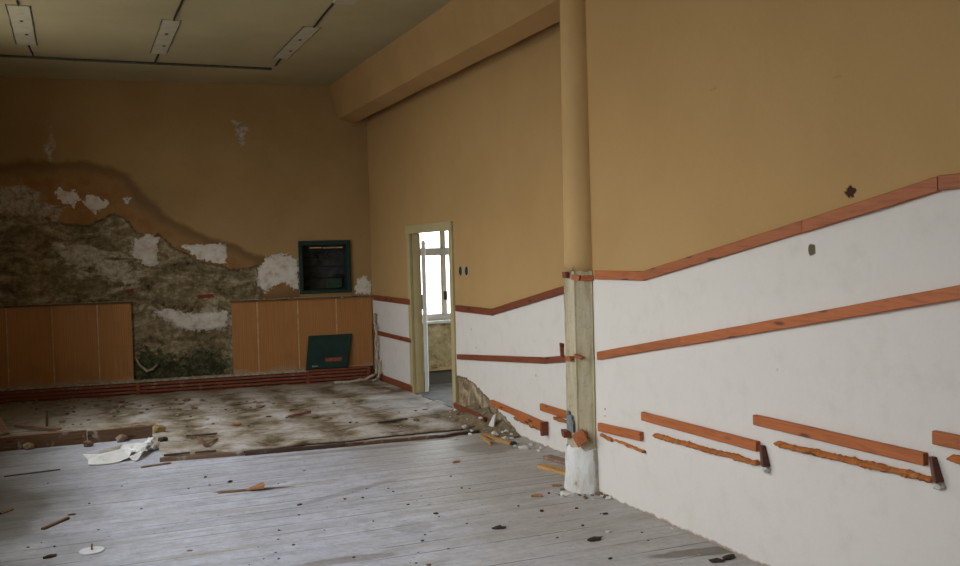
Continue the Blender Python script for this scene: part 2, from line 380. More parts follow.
def side_wall_mat():
    t = NT('side_room_plaster'); o = t.tc(); n = t.noise(o, 7, 7, .7, .5); z = t.sep(o)[2]
    c = t.ramp(n, [(.34, (.13, .10, .065)), (.42, (.33, .25, .12)), (.58, (.47, .37, .20)), (.7, (.58, .52, .40))])
    k = t.step(t.math('MULTIPLY_ADD', t.math('SUBTRACT', n, .5), .3, z), .26, .16)
    c = t.mix(k, c, (.12, .11, .085))
    d = t.spot(o, (4.53, 11.35, .55), (.10, .5, .22), .6, 9); c = t.mix(d, c, (.085, .085, .08))
    M['side_room_plaster'] = t.done(c, .9, t.bump(n, .5, .01), .15)
side_wall_mat()

def glass_mat():
    m = bpy.data.materials.new('window_glass'); m.use_nodes = True; t = m.node_tree; t.nodes.clear()
    o = t.nodes.new('ShaderNodeOutputMaterial'); tr = t.nodes.new('ShaderNodeBsdfTransparent'); gl = t.nodes.new('ShaderNodeBsdfGlossy')
    tr.inputs[0].default_value = (.95, .97, .98, 1); gl.inputs['Roughness'].default_value = .03
    mx = t.nodes.new('ShaderNodeMixShader'); mx.inputs[0].default_value = .06
    t.links.new(tr.outputs[0], mx.inputs[1]); t.links.new(gl.outputs[0], mx.inputs[2]); t.links.new(mx.outputs[0], o.inputs[0])
    M['window_glass'] = m
glass_mat()

# ------------------------------------------------------------------ mesh helpers
class MB:
    def __init__(s): s.v = []; s.f = []; s.mi = []
    def face(s, pts, mi=0):
        b = len(s.v); s.v += [tuple(p) for p in pts]; s.f.append(tuple(range(b, b + len(pts)))); s.mi.append(mi)
    def hexa(s, P, mi=0):
        """P: 8 points, four of the bottom ring then four of the top ring"""
        b = len(s.v); s.v += [tuple(p) for p in P]
        for q in ((0, 3, 2, 1), (4, 5, 6, 7), (0, 1, 5, 4), (1, 2, 6, 5), (2, 3, 7, 6), (3, 0, 4, 7)):
            s.f.append(tuple(b + i for i in q)); s.mi.append(mi)
    def box(s, a, b, mi=0, M_=None):
        (x0, y0, z0), (x1, y1, z1) = a, b
        P = [(x0, y0, z0), (x1, y0, z0), (x1, y1, z0), (x0, y1, z0), (x0, y0, z1), (x1, y0, z1), (x1, y1, z1), (x0, y1, z1)]
        if M_ is not None: P = [M_ @ Vector(p) for p in P]
        s.hexa(P, mi)
    def tube(s, pts, r, n=8, cap=True, mi=0):
        pts = [Vector(p) for p in pts]; rings = []
        up0 = None
        for i, p in enumerate(pts):
            d = (pts[min(i + 1, len(pts) - 1)] - pts[max(i - 1, 0)]).normalized()
            u = d.cross(Vector((0, 0, 1))) if abs(d.z) < .95 else d.cross(Vector((1, 0, 0)))
            if up0 is not None and u.dot(up0) < 0: u = -u
            u.normalize(); up0 = u; w = d.cross(u)
            rr = r[i] if isinstance(r, (list, tuple)) else r
            b = len(s.v); rings.append(b)
            for k in range(n):
                a = 2 * PI * k / n; s.v.append(tuple(p + (u * math.cos(a) + w * math.sin(a)) * rr))
        for i in range(len(rings) - 1):
            for k in range(n):
                s.f.append((rings[i] + k, rings[i] + (k + 1) % n, rings[i + 1] + (k + 1) % n, rings[i + 1] + k)); s.mi.append(mi)
        if cap:
            s.f.append(tuple(rings[0] + k for k in range(n))); s.f.append(tuple(rings[-1] + k for k in range(n))); s.mi += [mi, mi]
    def build(s, name, mats, parent=None, loc=None, bevel=0, smooth=False, mw=None):
        me = bpy.data.meshes.new(name); me.from_pydata(s.v, [], s.f)
        if not isinstance(mats, (list, tuple)): mats = [mats]
        for q in mats: me.materials.append(M[q])
        me.polygons.foreach_set('material_index', s.mi)
        bm = bmesh.new(); bm.from_mesh(me); bmesh.ops.remove_doubles(bm, verts=bm.verts, dist=1e-5)
        bmesh.ops.recalc_face_normals(bm, faces=bm.faces)
        if bevel: bmesh.ops.bevel(bm, geom=bm.edges[:], offset=bevel, segments=1, affect='EDGES', profile=.7)
        if smooth:
            for q in bm.faces: q.smooth = True
        bm.to_mesh(me); bm.free()
        o = bpy.data.objects.new(name, me); COL.objects.link(o)
        if parent is not None: o.parent = parent
        if loc is not None: o.location = loc
        if mw is not None: o.matrix_world = mw
        return o

def tag(o, label, cat, group=None):
    o['label'] = label; o['category'] = cat
    if group: o['group'] = group
    return o
def struct(o): o['kind'] = 'structure'; return o
def empty(name, loc=(0, 0, 0), mw=None):
    o = bpy.data.objects.new(name, None); COL.objects.link(o); o.empty_display_size = .1
    if mw is not None: o.matrix_world = mw
    else: o.location = loc
    return o

def slab(mb, fixed, lo, hi, us, vs, holes, axis):
    """a wall slab of boxes between lo..hi on axis, cut into us x vs cells, without the holes (u0,u1,v0,v1)"""
    us = sorted(set([*us] + [h[0] for h in holes] + [h[1] for h in holes])); vs = sorted(set([*vs] + [h[2] for h in holes] + [h[3] for h in holes]))
    for i in range(len(us) - 1):
        for j in range(len(vs) - 1):
            um, vm = (us[i] + us[i + 1]) / 2, (vs[j] + vs[j + 1]) / 2
            if any(h[0] < um < h[1] and h[2] < vm < h[3] for h in holes): continue
            if axis == 'x': mb.box((lo, us[i], vs[j]), (hi, us[i + 1], vs[j + 1]))
            elif axis == 'y': mb.box((us[i], lo, vs[j]), (us[i + 1], hi, vs[j + 1]))
            else: mb.box((us[i], vs[j], lo), (us[i + 1], vs[j + 1], hi))

def sdf(poly, U, V):
    """signed distance to a polygon, positive inside"""
    P = np.array(poly); n = len(P); d = np.full(U.shape, 1e9); ins = np.zeros(U.shape, bool)
    for i in range(n):
        a, b = P[i], P[(i + 1) % n]; e = b - a
        wx, wy = U - a[0], V - a[1]; t = np.clip((wx * e[0] + wy * e[1]) / max(e @ e, 1e-12), 0, 1)
        d = np.minimum(d, np.hypot(wx - t * e[0], wy - t * e[1]))
        c = ((a[1] > V) != (b[1] > V)) & (U < (b[0] - a[0]) * (V - a[1]) / ((b[1] - a[1]) if abs(b[1] - a[1]) > 1e-12 else 1e-12) + a[0])
        ins ^= c
    return np.where(ins, d, -d)
def enc(d, w=.2): return np.clip(.5 + d / (2 * w), 0, 1)

def surface(name, us, vs, to3d, hole, layers, mat, disp=None, extra=None):
    U, V = np.meshgrid(us, vs, indexing='ij'); D = disp(U, V) if disp else np.zeros(U.shape)
    nu, nv = U.shape
    verts = [to3d(U[i, j], V[i, j], D[i, j]) for i in range(nu) for j in range(nv)]
    faces = []
    for i in range(nu - 1):
        for j in range(nv - 1):
            um, vm = (us[i] + us[i + 1]) / 2, (vs[j] + vs[j + 1]) / 2
            if hole and hole(um, vm): continue
            faces.append((i * nv + j, (i + 1) * nv + j, (i + 1) * nv + j + 1, i * nv + j + 1))
    nf = len(faces)
    if extra:
        for v in extra.v: pass
        b = len(verts); verts += extra.v; faces += [tuple(b + q for q in f) for f in extra.f]
    me = bpy.data.meshes.new(name); me.from_pydata([tuple(v) for v in verts], [], faces); me.materials.append(M[mat])
    for lname, chans in layers.items():
        a = me.attributes.new(lname, 'FLOAT_COLOR', 'POINT'); buf = np.zeros((len(verts), 4), np.float32); buf[:, 3] = 1
        for k, ch in enumerate(chans):
            if ch is not None: buf[:nu * nv, k] = ch(U, V).reshape(-1)
        if extra and lname == 'zone': buf[nu * nv:, 0] = [extra.zone(v) for v in extra.v]
        a.data.foreach_set('color', buf.reshape(-1))
    sm = np.zeros(len(faces), bool); sm[:nf] = True; me.polygons.foreach_set('use_smooth', sm)
    o = bpy.data.objects.new(name, me); COL.objects.link(o); return o
def nz(p, s=1.0): return mnoise.fractal(Vector(p) * s, .9, 2.1, 5)
def nzgrid(U, V, s, seed=0.0, oct_=5):
    out = np.empty(U.shape)
    it = np.nditer(U, flags=['multi_index'])
    for x in it: out[it.multi_index] = mnoise.fractal(Vector((float(x) * s, float(V[it.multi_index]) * s, seed)), .9, 2.1, oct_)
    return out

# ------------------------------------------------------------------ the shell
# floor: near boards, and the raised dusty part behind the step, one object
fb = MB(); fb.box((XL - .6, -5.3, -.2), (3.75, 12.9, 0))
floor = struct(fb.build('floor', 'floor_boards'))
xs = np.arange(XL + .01, 3.62, .03); ys = np.concatenate([[8.285, 8.295, 8.32], np.arange(8.36, 12.75, .035)])
def fdisp(U, V):
    d = .030 + .010 * nzgrid(U, V, 2.5) + .006 * nzgrid(U, V, 9, 3) + .004 * np.cos(U / .62 * 2 * PI)
    d = np.maximum(d, .012); d[:, 0] = -.01
    return d
def f3(u, v, d):
    if v < 8.33: v += .035 * nz((u * 3, 0, 1)) + .012 * nz((u * 14, 0, 5))
    return (u, v, d)
fd = struct(surface('floor', xs, ys, f3, lambda u, v: u < .60 and v < 9.45, {}, 'floor_dust', fdisp))

# ceiling
cb = MB(); cb.box((XL - .6, -5.3, ZC), (3.75, 12.9, ZC + .2))
struct(cb.build('ceiling', 'ceiling_paint'))
# back wall: dense relief surface + slab behind
NICHE = (*bw(346.5, 242), *bw(303, 293))
s0n, z1n = bw(347.5, 242); s1n, z0n = bw(302, 292.5)
PX = lambda pts: [bw(*p) for p in pts]
STAIN = PX([(-60, 170), (0, 163), (60, 161), (95, 164), (128, 176), (142, 196), (165, 213), (195, 232), (235, 245), (258, 258), (285, 262), (300, 268), (300, 300), (150, 310), (-60, 320)])
ERODE = PX([(-60, 216), (0, 216), (20, 216), (40, 214), (55, 222), (70, 224), (85, 226), (100, 220), (115, 213), (122, 217), (130, 223), (138, 233), (148, 238), (158, 234), (165, 238), (172, 246), (185, 252), (200, 262), (218, 264), (232, 270), (250, 268), (258, 262), (262, 300), (235, 310), (235, 392), (120, 400), (-60, 420)])
LIME = [PX([(-60, 186), (0, 183), (15, 183), (30, 191), (50, 201), (57, 210), (55, 219), (40, 212), (20, 213), (0, 215), (-60, 216)]),
        PX([(150, 308), (165, 308), (190, 311), (210, 307), (230, 309), (230, 327), (205, 332), (185, 331), (165, 322)]),
        PX([(48, 240), (75, 238), (110, 246), (130, 258), (150, 275), (148, 296), (125, 296), (100, 285), (75, 275), (50, 262)])]
WPATCH = [PX([(57, 187), (62, 190), (68, 192), (75, 190), (80, 197), (82, 200), (76, 203), (73, 208), (68, 203), (60, 202), (57, 196)]),
          PX([(84, 197), (93, 194), (100, 200), (110, 200), (108, 207), (98, 210), (95, 214), (88, 208), (84, 203)]),
          PX([(122, 199), (131, 197), (129, 203), (124, 203)]),
          PX([(133, 240), (140, 237), (147, 234), (158, 237), (158, 265), (147, 266), (138, 260), (130, 254), (133, 248)]),
          PX([(180, 246), (226, 243), (227, 263), (212, 262), (197, 259), (190, 252)]),
          PX([(152, 310), (170, 309), (192, 314), (227, 311), (227, 327), (205, 331), (186, 330), (168, 321)]),
          PX([(258, 268), (266, 257), (275, 254), (290, 255), (299, 262), (299, 292), (285, 283), (275, 286), (266, 293), (257, 285)]),
          PX([(354, 290), (358, 279), (364, 275), (371, 283), (371, 294), (356, 294)])]
STREAK = [PX([(233, 122), (246, 124), (246, 134), (243, 150), (240, 150), (238, 134)]), PX([(47, 124), (53, 124), (52, 165), (49, 165)])]
MOSS = PX([(132, 352), (145, 345), (160, 350), (180, 358), (195, 350), (215, 348), (232, 356), (232, 384), (132, 388)])
BRICK = [PX([(196, 295), (214, 294), (214, 298), (197, 299)]), PX([(124, 290), (134, 288), (134, 294), (126, 294)])]
def mx(polys, U, V): return np.maximum.reduce([sdf(p, U, V) for p in polys])
def wallz(U, V):
    return enc(mx(WPATCH, U, V), .10)
us = np.arange(-.05, 4.95, .020); vs = np.concatenate([np.arange(0, 2.3, .020), np.arange(2.3, 3.98, .05)])
def bdisp(U, V):
    e = np.clip(sdf(ERODE, U, V) / .05 + .3 * nzgrid(U, V, 7, 9), 0, 1); w = np.clip(mx(WPATCH, U, V) / .03, 0, 1); l = np.clip(mx(LIME, U, V) / .05, 0, 1)
    r = nzgrid(U, V, 4.5, 2) * .017 + nzgrid(U, V, 15, 4) * .009
    d = e * (-.022 + r) * (1 - .8 * w) * (1 - .4 * l) + .004 * w
    d += .006 * nzgrid(U, V, .9, 7)
    edge = np.clip(np.minimum.reduce([U - s0n, s1n - U, V - z0n, z1n - V]) / .05 + 1.6, 0, 1)   # flat round the niche
    return np.where((edge > 0), d * (1 - edge), d)
bk = MB()
bk.box((-.4, -.60, -.1), (6.9, -.45, ZC + .1), M_=BW_M)
bk.box((4.93, -.50, -.1), (6.9, 0, ZC + .1), M_=BW_M)
bk.box((-.4, -.50, -.1), (-.05, 0, ZC + .1), M_=BW_M)
bk.zone = lambda v: 0
wb = surface('wall_back', us, vs, lambda u, v, d: bwp(u, v, d), lambda u, v: s0n < u < s1n and z0n < v < z1n,
             {'zone': [lambda U, V: enc(sdf(STAIN, U, V), .35), lambda U, V: enc(sdf(ERODE, U, V), .2), lambda U, V: np.maximum(enc(mx(WPATCH, U, V), .10), 0)],
              'zone_two': [lambda U, V: enc(sdf(MOSS, U, V), .18), lambda U, V: np.maximum(np.maximum(enc(mx(LIME[:2], U, V), .2), enc(mx(LIME[2:], U, V), .25) * .80), enc(mx(STREAK, U, V), .12) * .93), lambda U, V: enc(mx(BRICK, U, V), .1)]},
             'back_wall_paint', bdisp, bk)
struct(wb)

# right wall beyond the pillar, with the door opening
DY0, DY1, DZ = 9.31, 10.57, 1.875
def rail_far(Y): return 1.08 if Y > 8.3 else 1.085 + (8.3 - Y) * (.245 / 1.44)
def rail_near(Y): return 1.47 if Y > 5.06 else (1.475 + (5.06 - Y) * (.397 / 2.192) if Y > 2.868 else 1.872)
DAMAGE = [(p.y, p.z) for p in (onX(*q, XF) for q in [(455, 375), (465, 378), (473, 382), (481, 391), (490, 400), (494, 407), (499, 411), (506, 418), (514, 427), (522, 442), (505, 440), (480, 436), (455, 425)])]
CORNER = [(12.3, -.1), (12.3, .75), (12.09, .72), (12.13, .55), (12.10, .35), (12.06, .1), (12.0, -.1)]
vf = np.vectorize(rail_far); vn = np.vectorize(rail_near)
us = np.arange(5.62, 12.45, .025); vs = np.arange(0, 3.99, .025)
# line the grid up with the door opening
us = np.array(sorted([u for u in us if min(abs(u - DY0), abs(u - DY1)) > .014] + [DY0, DY1])); vs = np.array(sorted([v for v in vs if abs(v - DZ) > .013] + [DZ]))
ex = MB(); ex.zone = lambda v: 1.0 if v[2] < 1.0 else 0.0
slab(ex, None, XF + .03, XF + .10, (5.6, 12.9), (-.1, ZC + .1), [(DY0, DY1, -.05, DZ)], 'x')
wr = surface('wall_right', us, vs, lambda u, v, d: (XF - d, u, v), lambda u, v: DY0 < u < DY1 and v < DZ,
             {'zone': [lambda U, V: enc(vf(U) - V, .1), lambda U, V: np.maximum(enc(sdf(DAMAGE, U, V), .12), enc(sdf(CORNER, U, V), .12)), None]}, 'right_wall_paint',
             lambda U, V: .004 * nzgrid(U, V, 1.2) - .02 * np.clip(sdf(DAMAGE, U, V) / .04, 0, 1) * (.6 + nzgrid(U, V, 9, 3)), ex)
struct(wr)
us = np.arange(2.2, YJ + .01, .025); us = np.append(us[us < YJ - .01], YJ); vs = np.arange(0, 3.99, .025)
ex = MB(); ex.zone = lambda v: 0.0
ex.box((XN + .02, -5.3, -.1), (XF + .10, YJ, ZC + .1)); ex.box((XN, -5.3, 1.872), (XN + .02, 2.2, ZC + .1)); 
wn_ = surface('wall_right', us, vs, lambda u, v, d: (XN - d * min(1, (YJ - u) / .1), u, v), None, {'zone': [lambda U, V: enc(vn(U) - V, .1), None, None]}, 'right_wall_paint', lambda U, V: .004 * nzgrid(U, V, 1.1, 5), ex)
struct(wn_)
lo = MB(); lo.box((XN, -5.3, -.1), (XN + .02, 2.2, 1.872)); struct(lo.build('wall_right', 'window_paint'))

# left wall and rear wall with the tall windows that light the room
WIN_L = [(2.5, 4.1), (5.5, 7.1), (8.5, 10.1)]
WZ0, WZ1 = 1.1, 3.5
wl = MB(); slab(wl, None, XL - .5, XL, (-5.3, 13.2), (-.1, ZC + .1), [(a, b, WZ0, WZ1) for a, b in WIN_L], 'x'); struct(wl.build('wall_left', 'plain_wall_paint'))
wf = MB(); slab(wf, None, -5.3, -5.0, (XL - .6, 3.7), (-.1, ZC + .1), [], 'y'); struct(wf.build('wall_front', 'plain_wall_paint'))
def casement(name, axis, pos, a, b, z0, z1, mull, transom, t=.06, mh=.035, th=.035, q=.03):
    """frame, mullion, transom and panes in an opening; axis is the wall's normal"""
    root = struct(empty(name, (pos, (a + b) / 2, z0) if axis == 'x' else ((a + b) / 2, pos, z0)))
    inv = Matrix.Translation(-Vector(root.location))
    def bx(mb, u0, u1, v0, v1, d0, d1):
        if axis == 'x': mb.box((pos + d0, u0, v0), (pos + d1, u1, v1), M_=inv)
        else: mb.box((u0, pos + d0, v0), (u1, pos + d1, v1), M_=inv)
    fr = MB(); w = .06
    bx(fr, a, a + w, z0, z1, -t / 2, t / 2); bx(fr, b - w, b, z0, z1, -t / 2, t / 2); bx(fr, a + w, b - w, z0, z0 + w, -t / 2, t / 2); bx(fr, a + w, b - w, z1 - w, z1, -t / 2, t / 2)
    for mu in mull: bx(fr, mu - mh, mu + mh, z0 + w, z1 - w, -t / 2 - .01, t / 2 + .01)
    bx(fr, a + w, b - w, transom - th, transom + th, -t / 2 - .015, t / 2 + .015)
    fr.build('frame', 'window_paint', root)
    cols = [a + w] + list(mull) + [b - w]
    for i in range(len(cols) - 1):
        for v0, v1 in ((z0 + w, transom - th), (transom + th, z1 - w)):
            l = cols[i] + (mh if i else 0); r = cols[i + 1] - (mh if i < len(cols) - 2 else 0)
            s = MB()
            bx(s, l, l + q, v0, v1, -.018, .018); bx(s, r - q, r, v0, v1, -.018, .018); bx(s, l + q, r - q, v0, v0 + q, -.018, .018); bx(s, l + q, r - q, v1 - q, v1, -.018, .018)
            so = s.build('sash', 'window_paint', root)
            g = MB(); bx(g, l + q, r - q, v0 + q, v1 - q, -.003, .003); g.build('pane', 'window_glass', so)
    return root
for i, (a, b) in enumerate(WIN_L): casement('window_%d' % (i + 2), 'x', XL - .36, a, b, WZ0, WZ1, [(a + b) / 2], 2.35)

# beam along the right wall, from back wall to pillar
bm_ = MB()
BX0, BX1 = 3.205, 3.40
def beam_pt(y, k): return [(BX0, y, 3.40), (BX1, y, 3.345), (BX1, y, ZC + .02), (BX0 - .115, y, ZC + .02)][k]
N = 40; yy = np.linspace(5.70, 12.6, N)
for i in range(N - 1):
    for k in range(4):
        k2 = (k + 1) % 4
        j = lambda y, k: Vector(beam_pt(y, k)) + Vector((0, 0, .008 * nz((y * 1.3, k, 0)) if k < 2 else 0)) + Vector((.006 * nz((y * .9, k, 4)), 0, 0))
        bm_.face([j(yy[i], k), j(yy[i], k2), j(yy[i + 1], k2), j(yy[i + 1], k)])
bm_.face([beam_pt(yy[0], k) for k in range(4)]); bm_.face([beam_pt(yy[-1], k) for k in range(4)])
struct(bm_.build('ceiling_beam', 'beam_paint'))

# pillar: round and painted above, bare eight-sided concrete below, remains of white plaster at the foot
PC = Vector((3.232, 5.83, 0))
pillar = struct(empty('pillar', PC))
def lathe_noise(mb, prof, n, amp, seed, facet=False):
    rings = []
    for (r, z) in prof:
        b = len(mb.v); rings.append(b)
        for k in range(n):
            a = 2 * PI * k / n; rr = r
            if facet:
                q = (a + PI / 8 - .13) % (PI / 4) - PI / 8; rr = r * math.cos(PI / 8) / math.cos(q) 
                if abs(abs(q) - PI / 8) < .05: rr += .006
            rr += amp * nz((math.cos(a) * 1.2, math.sin(a) * 1.2, z * 4 + seed), 2.5)
            mb.v.append((rr * math.cos(a), rr * math.sin(a), z))
    for i in range(len(rings) - 1):
        for k in range(n): mb.f.append((rings[i] + k, rings[i] + (k + 1) % n, rings[i + 1] + (k + 1) % n, rings[i + 1] + k)); mb.mi.append(0)
    mb.f.append(tuple(rings[0] + k for k in range(n))[::-1]); mb.f.append(tuple(rings[-1] + k for k in range(n))); mb.mi += [0, 0]
q = MB(); lathe_noise(q, [(.149 - .019 * (z - 1.5) / 2.45, z) for z in np.linspace(1.50, ZC + .01, 30)], 48, .0025, 0); 
# ragged lower edge of the paint
for i in range(48):
    a = 2 * PI * i / 48; x, y, z = q.v[i]; q.v[i] = (x * .985, y * .985, z + .035 * nz((math.cos(a) * 3, math.sin(a) * 3, 2)))
q.build('painted_shaft', 'pillar_paint', pillar, smooth=True)
q = MB(); lathe_noise(q, [(.152, z) for z in np.linspace(.10, 1.50, 40)], 96, .004, 3, True); q.build('concrete_shaft', 'pillar_concrete', pillar)
q = MB(); pr = [(.180 - .012 * z / .3, z) for z in np.linspace(0, .30, 12)]; lathe_noise(q, pr, 64, .007, 8)
for i in range(64):
    b = 11 * 64 + i; x, y, z = q.v[b]; a = 2 * PI * i / 64; q.v[b] = (x * .97, y * .97, z + .05 * nz((math.cos(a) * 3, math.sin(a) * 3, 7)))
q.build('plaster_foot', 'pillar_plaster', pillar)

def on_pillar(px, py, r=.155):
    d = Vector(ray(px, py)); o = Vector(ORI); ax, ay = o.x - PC.x, o.y - PC.y
    A = d.x ** 2 + d.y ** 2; B = 2 * (ax * d.x + ay * d.y); C = ax * ax + ay * ay - r * r; dd = B * B - 4 * A * C
    t = (-B - math.sqrt(max(dd, 0))) / (2 * A); return o + d * t

# ------------------------------------------------------------------ door and the room behind it
door = struct(empty('door_1', (XF, (DY0 + DY1) / 2, 0)))
inv = Matrix.Translation(-Vector(door.location))
def dpart(name, mat, *boxes, bevel=.004):
    mb = MB()
    for a, b in boxes: mb.box(a, b, M_=inv)
    return mb.build(name, mat, door, bevel=bevel)
dpart('head_casing', 'door_paint', ((XF - .032, DY0 - .10, DZ - .005), (XF + .012, DY1 + .11, DZ + .090)))
dpart('side_casing', 'door_paint', ((XF - .022, DY1, 0), (XF + .012, DY1 + .10, DZ - .006)))
dpart('side_casing', 'door_paint', ((XF - .022, DY0 - .09, 0), (XF + .012, DY0, DZ - .006)))
dpart('door_lining', 'door_paint', ((XF + .013, DY1 - .022, .0), (XF + .105, DY1, DZ - .006)), ((XF + .013, DY0, .0), (XF + .105, DY0 + .022, DZ - .006)), bevel=0)
dpart('threshold', 'side_floor', ((XF - .01, DY0 + .023, -.01), (XF + .11, DY1 - .023, .035)))
hinge = Vector((XF + .125, DY1 - .05, .04)); ld = (Vector((3.95, 11.18, .04)) - hinge); L = ld.length; ang = math.atan2(ld.y, ld.x)
lm = MB(); lm.box((0, -.02, 0), (L, .02, 1.75)); 
leaf = lm.build('door_leaf', 'leaf_paint', door, bevel=.003); leaf.matrix_local = inv @ Matrix.Translation(hinge) @ Matrix.Rotation(ang, 4, 'Z')
ll = MB(); ll.box((L - .10, .0, .92), (L - .03, .045, 1.1)); ll.build('lock_plate', 'grey_tin', leaf)

# side room
YS = 11.35
WX0, WX1, SZ0, SZ1 = 3.78, 4.72, .80, 2.05
sf = MB(); sf.box((XF + .10, 7.9, -.2), (6.4, YS + .3, .004)); struct(sf.build('floor', 'side_floor'))
sc_ = MB(); sc_.box((XF + .10, 7.9, 2.7), (6.4, YS + .3, 2.9)); struct(sc_.build('ceiling', 'ceiling_paint'))
sw = MB(); slab(sw, None, YS, YS + .3, (XF + .10, 6.4), (0, 2.72), [(WX0, WX1, SZ0, SZ1)], 'y'); struct(sw.build('wall_side_back', 'side_room_plaster'))
sr = MB(); slab(sr, None, 6.3, 6.5, (7.9, YS + .3), (0, 2.72), [(8.6, 10.6, .8, 2.2)], 'x'); struct(sr.build('wall_side_right', 'side_room_plaster'))
sr = MB(); sr.box((XF + .10, 7.7, 0), (6.5, 7.9, 2.72)); struct(sr.build('wall_side_front', 'side_room_plaster'))
w1 = casement('window_1', 'y', YS + .12, WX0, WX1, SZ0, SZ1, [4.305], 1.66, .05, .018, .034, .014)
casement('window_5', 'x', 6.42, 8.6, 10.6, .8, 2.2, [9.6], 1.6)  # unseen window, added to brighten the side room
sill = MB(); sill.box((WX0 - .05, YS - .07, SZ0 - .035), (WX1 + .05, YS + .1, SZ0), M_=Matrix.Translation(-Vector(w1.location))); sill.build('sill', 'leaf_paint', w1, bevel=.004)
hd = MB(); hd.box((4.288, YS + .04, 1.05), (4.322, YS + .085, 1.16), M_=Matrix.Translation(-Vector(w1.location))); hd.build('window_handle', 'socket_black', w1, bevel=.005)
bd = MB(); bd.box((-.62, -.02, -.022), (.62, .02, .022)); o = bd.build('wall_board', 'pale_wood', loc=(4.40, YS - .021, .197), bevel=.004)
tag(o, 'pale yellowish board fixed low on the peeling wall under the window seen through the doorway', 'board')

# ------------------------------------------------------------------ wooden rails on the right wall
def rail(P0, P1, h, t, label, mat='rail_wood', name='wall_rail', cat='rail', group=None, tilt=0):
    """a board on the plane X = const of the wall, P = (Y, z of its top); ends cut upright"""
    (X, Y0, z0), (X1, Y1, z1) = P0, P1
    k = (X - t) / X; Y0, Y1, z0, z1, h = Y0 * k, Y1 * k, EYE + (z0 - EYE) * k, EYE + (z1 - EYE) * k, h * k
    if Y1 < YJ < Y0 * 1.002 and X < 3.4: Y0 = min(Y0, YJ - .003)
    L = Y0 - Y1; dz = z1 - z0
    root = MB(); nn = max(2, int(L / .12)); b = .0035
    rings = []
    for i in range(nn + 1):
        f = i / nn; x = f * L; zc = f * dz; w = .0012 * nz((x * 6 + Y0 * 3, z0, 0))
        sec = [(0, -h + b), (0, -b), (b, 0), (t - b, 0), (t, -b), (t, -h + b), (t - b, -h), (b, -h)]
        bi = len(root.v); rings.append(bi)
        for (yy_, zz_) in sec: root.v.append((x, -yy_ - (w if yy_ > t / 2 else 0), zz_ + zc + w))
    for i in range(nn):
        for k in range(8): root.f.append((rings[i] + k, rings[i] + (k + 1) % 8, rings[i + 1] + (k + 1) % 8, rings[i + 1] + k)); root.mi.append(0)
    root.f.append(tuple(rings[0] + k for k in range(8))); root.f.append(tuple(rings[-1] + k for k in range(8))[::-1]); root.mi += [0, 0]
    # local x runs towards the camera (-Y), local y into the wall (+X)
    mw = Matrix(((0, 1, 0, X - .001), (-1, 0, 0, Y0), (0, 0, 1, z0), (0, 0, 0, 1)))
    o = root.build(name, mat, mw=mw)
    return tag(o, label, cat, group)
def ragged(P0, P1, h, t, label, mat='raw_wood', name='torn_batten', cat='batten', seed=0, droop=0):
    (X, Y0, z0), (X1, Y1, z1) = P0, P1; k = (X - t) / X; Y0, Y1, z0, z1 = Y0 * k, Y1 * k, EYE + (z0 - EYE) * k, EYE + (z1 - EYE) * k; L = Y0 - Y1; mb = MB(); nn = max(6, int(L / .011)); rings = []
    for i in range(nn + 1):
        f = i / nn; x = f * L; g = .85 + .35 * nz((x * 16, seed, 1)); g = max(.35, g) * (1 if 0 < i < nn else .5)
        hh = h * g; tt = t * max(.45, 1 + .4 * nz((x * 7, seed, 5))); zc = z0 + (z1 - z0) * f - z0 + .004 * nz((x * 6, seed, 9)) - droop * f * f
        bi = len(mb.v); rings.append(bi)
        for k in range(8):
            a = 2 * PI * k / 8 + PI / 8; jr = 1 + .45 * nz((x * 45, k * 3.1, seed))
            mb.v.append((x, min(0.0, -tt / 2 - tt / 2 * math.cos(a) * jr) if k not in (3, 4) else 0.0, zc + hh / 2 * math.sin(a) * jr))
    for i in range(nn):
        for k in range(8): mb.f.append((rings[i] + k, rings[i] + (k + 1) % 8, rings[i + 1] + (k + 1) % 8, rings[i + 1] + k)); mb.mi.append(0)
    mb.f.append(tuple(rings[0] + k for k in range(8))); mb.f.append(tuple(rings[-1] + k for k in range(8))[::-1]); mb.mi += [0, 0]
    o = mb.build(name, mat, mw=Matrix(((0, 1, 0, X - .001), (-1, 0, 0, Y0), (0, 0, 1, z0), (0, 0, 0, 1)))); return tag(o, label, cat)

T = .024
FR = 'far_rail_wood'
rail((XF, 12.17, 1.116), (XF, DY1 + .105, 1.113), .066, T, 'dark red upper rail between the back corner and the doorway', FR)
rail((XF, 12.10, .655), (XF, DY1 + .105, .655), .052, T, 'dark red middle rail between the back corner and the doorway', FR)
rail((XF, 12.05, .10), (XF, DY1 + .105, .10), .075, T, 'dark red skirting board at floor level between back corner and doorway', FR, 'skirting_board', 'skirting board')
rail((XF, DY0 - .095, 1.105), (XF, 8.285, 1.108), .062, T, 'dark red level upper rail starting at the right side of the doorway', FR)
rail((XF, 8.283, 1.112), (XF, 6.10, 1.482), .060, T + .002, 'dark red upper rail climbing from the level piece by the doorway towards the pillar', FR)
rail((XF, DY0 - .095, .602), (XF, 7.20, .753), .052, T, 'long brown middle rail from the doorway towards the pillar', FR)
rail((XF, 7.197, .755), (XF, 6.10, .900), .052, T + .002, 'short brown middle rail piece ending behind the pillar', FR)
rail((XF, 8.37, .242), (XF, 7.24, .200), .052, T + .01, 'reddish board hanging low on the wall beside the hole in the plaster', 'rail_wood', 'step_board', 'board')
ragged((XF, 7.85, .150), (XF, 7.26, .130), .045, .035, 'torn orange batten under the low board beside the hole in the plaster', seed=3)
rail((XF, 7.31, .352), (XF, 6.40, .352), .060, T + .004, 'reddish board just behind the pillar, low on the far wall', 'rail_wood', 'step_board', 'board')
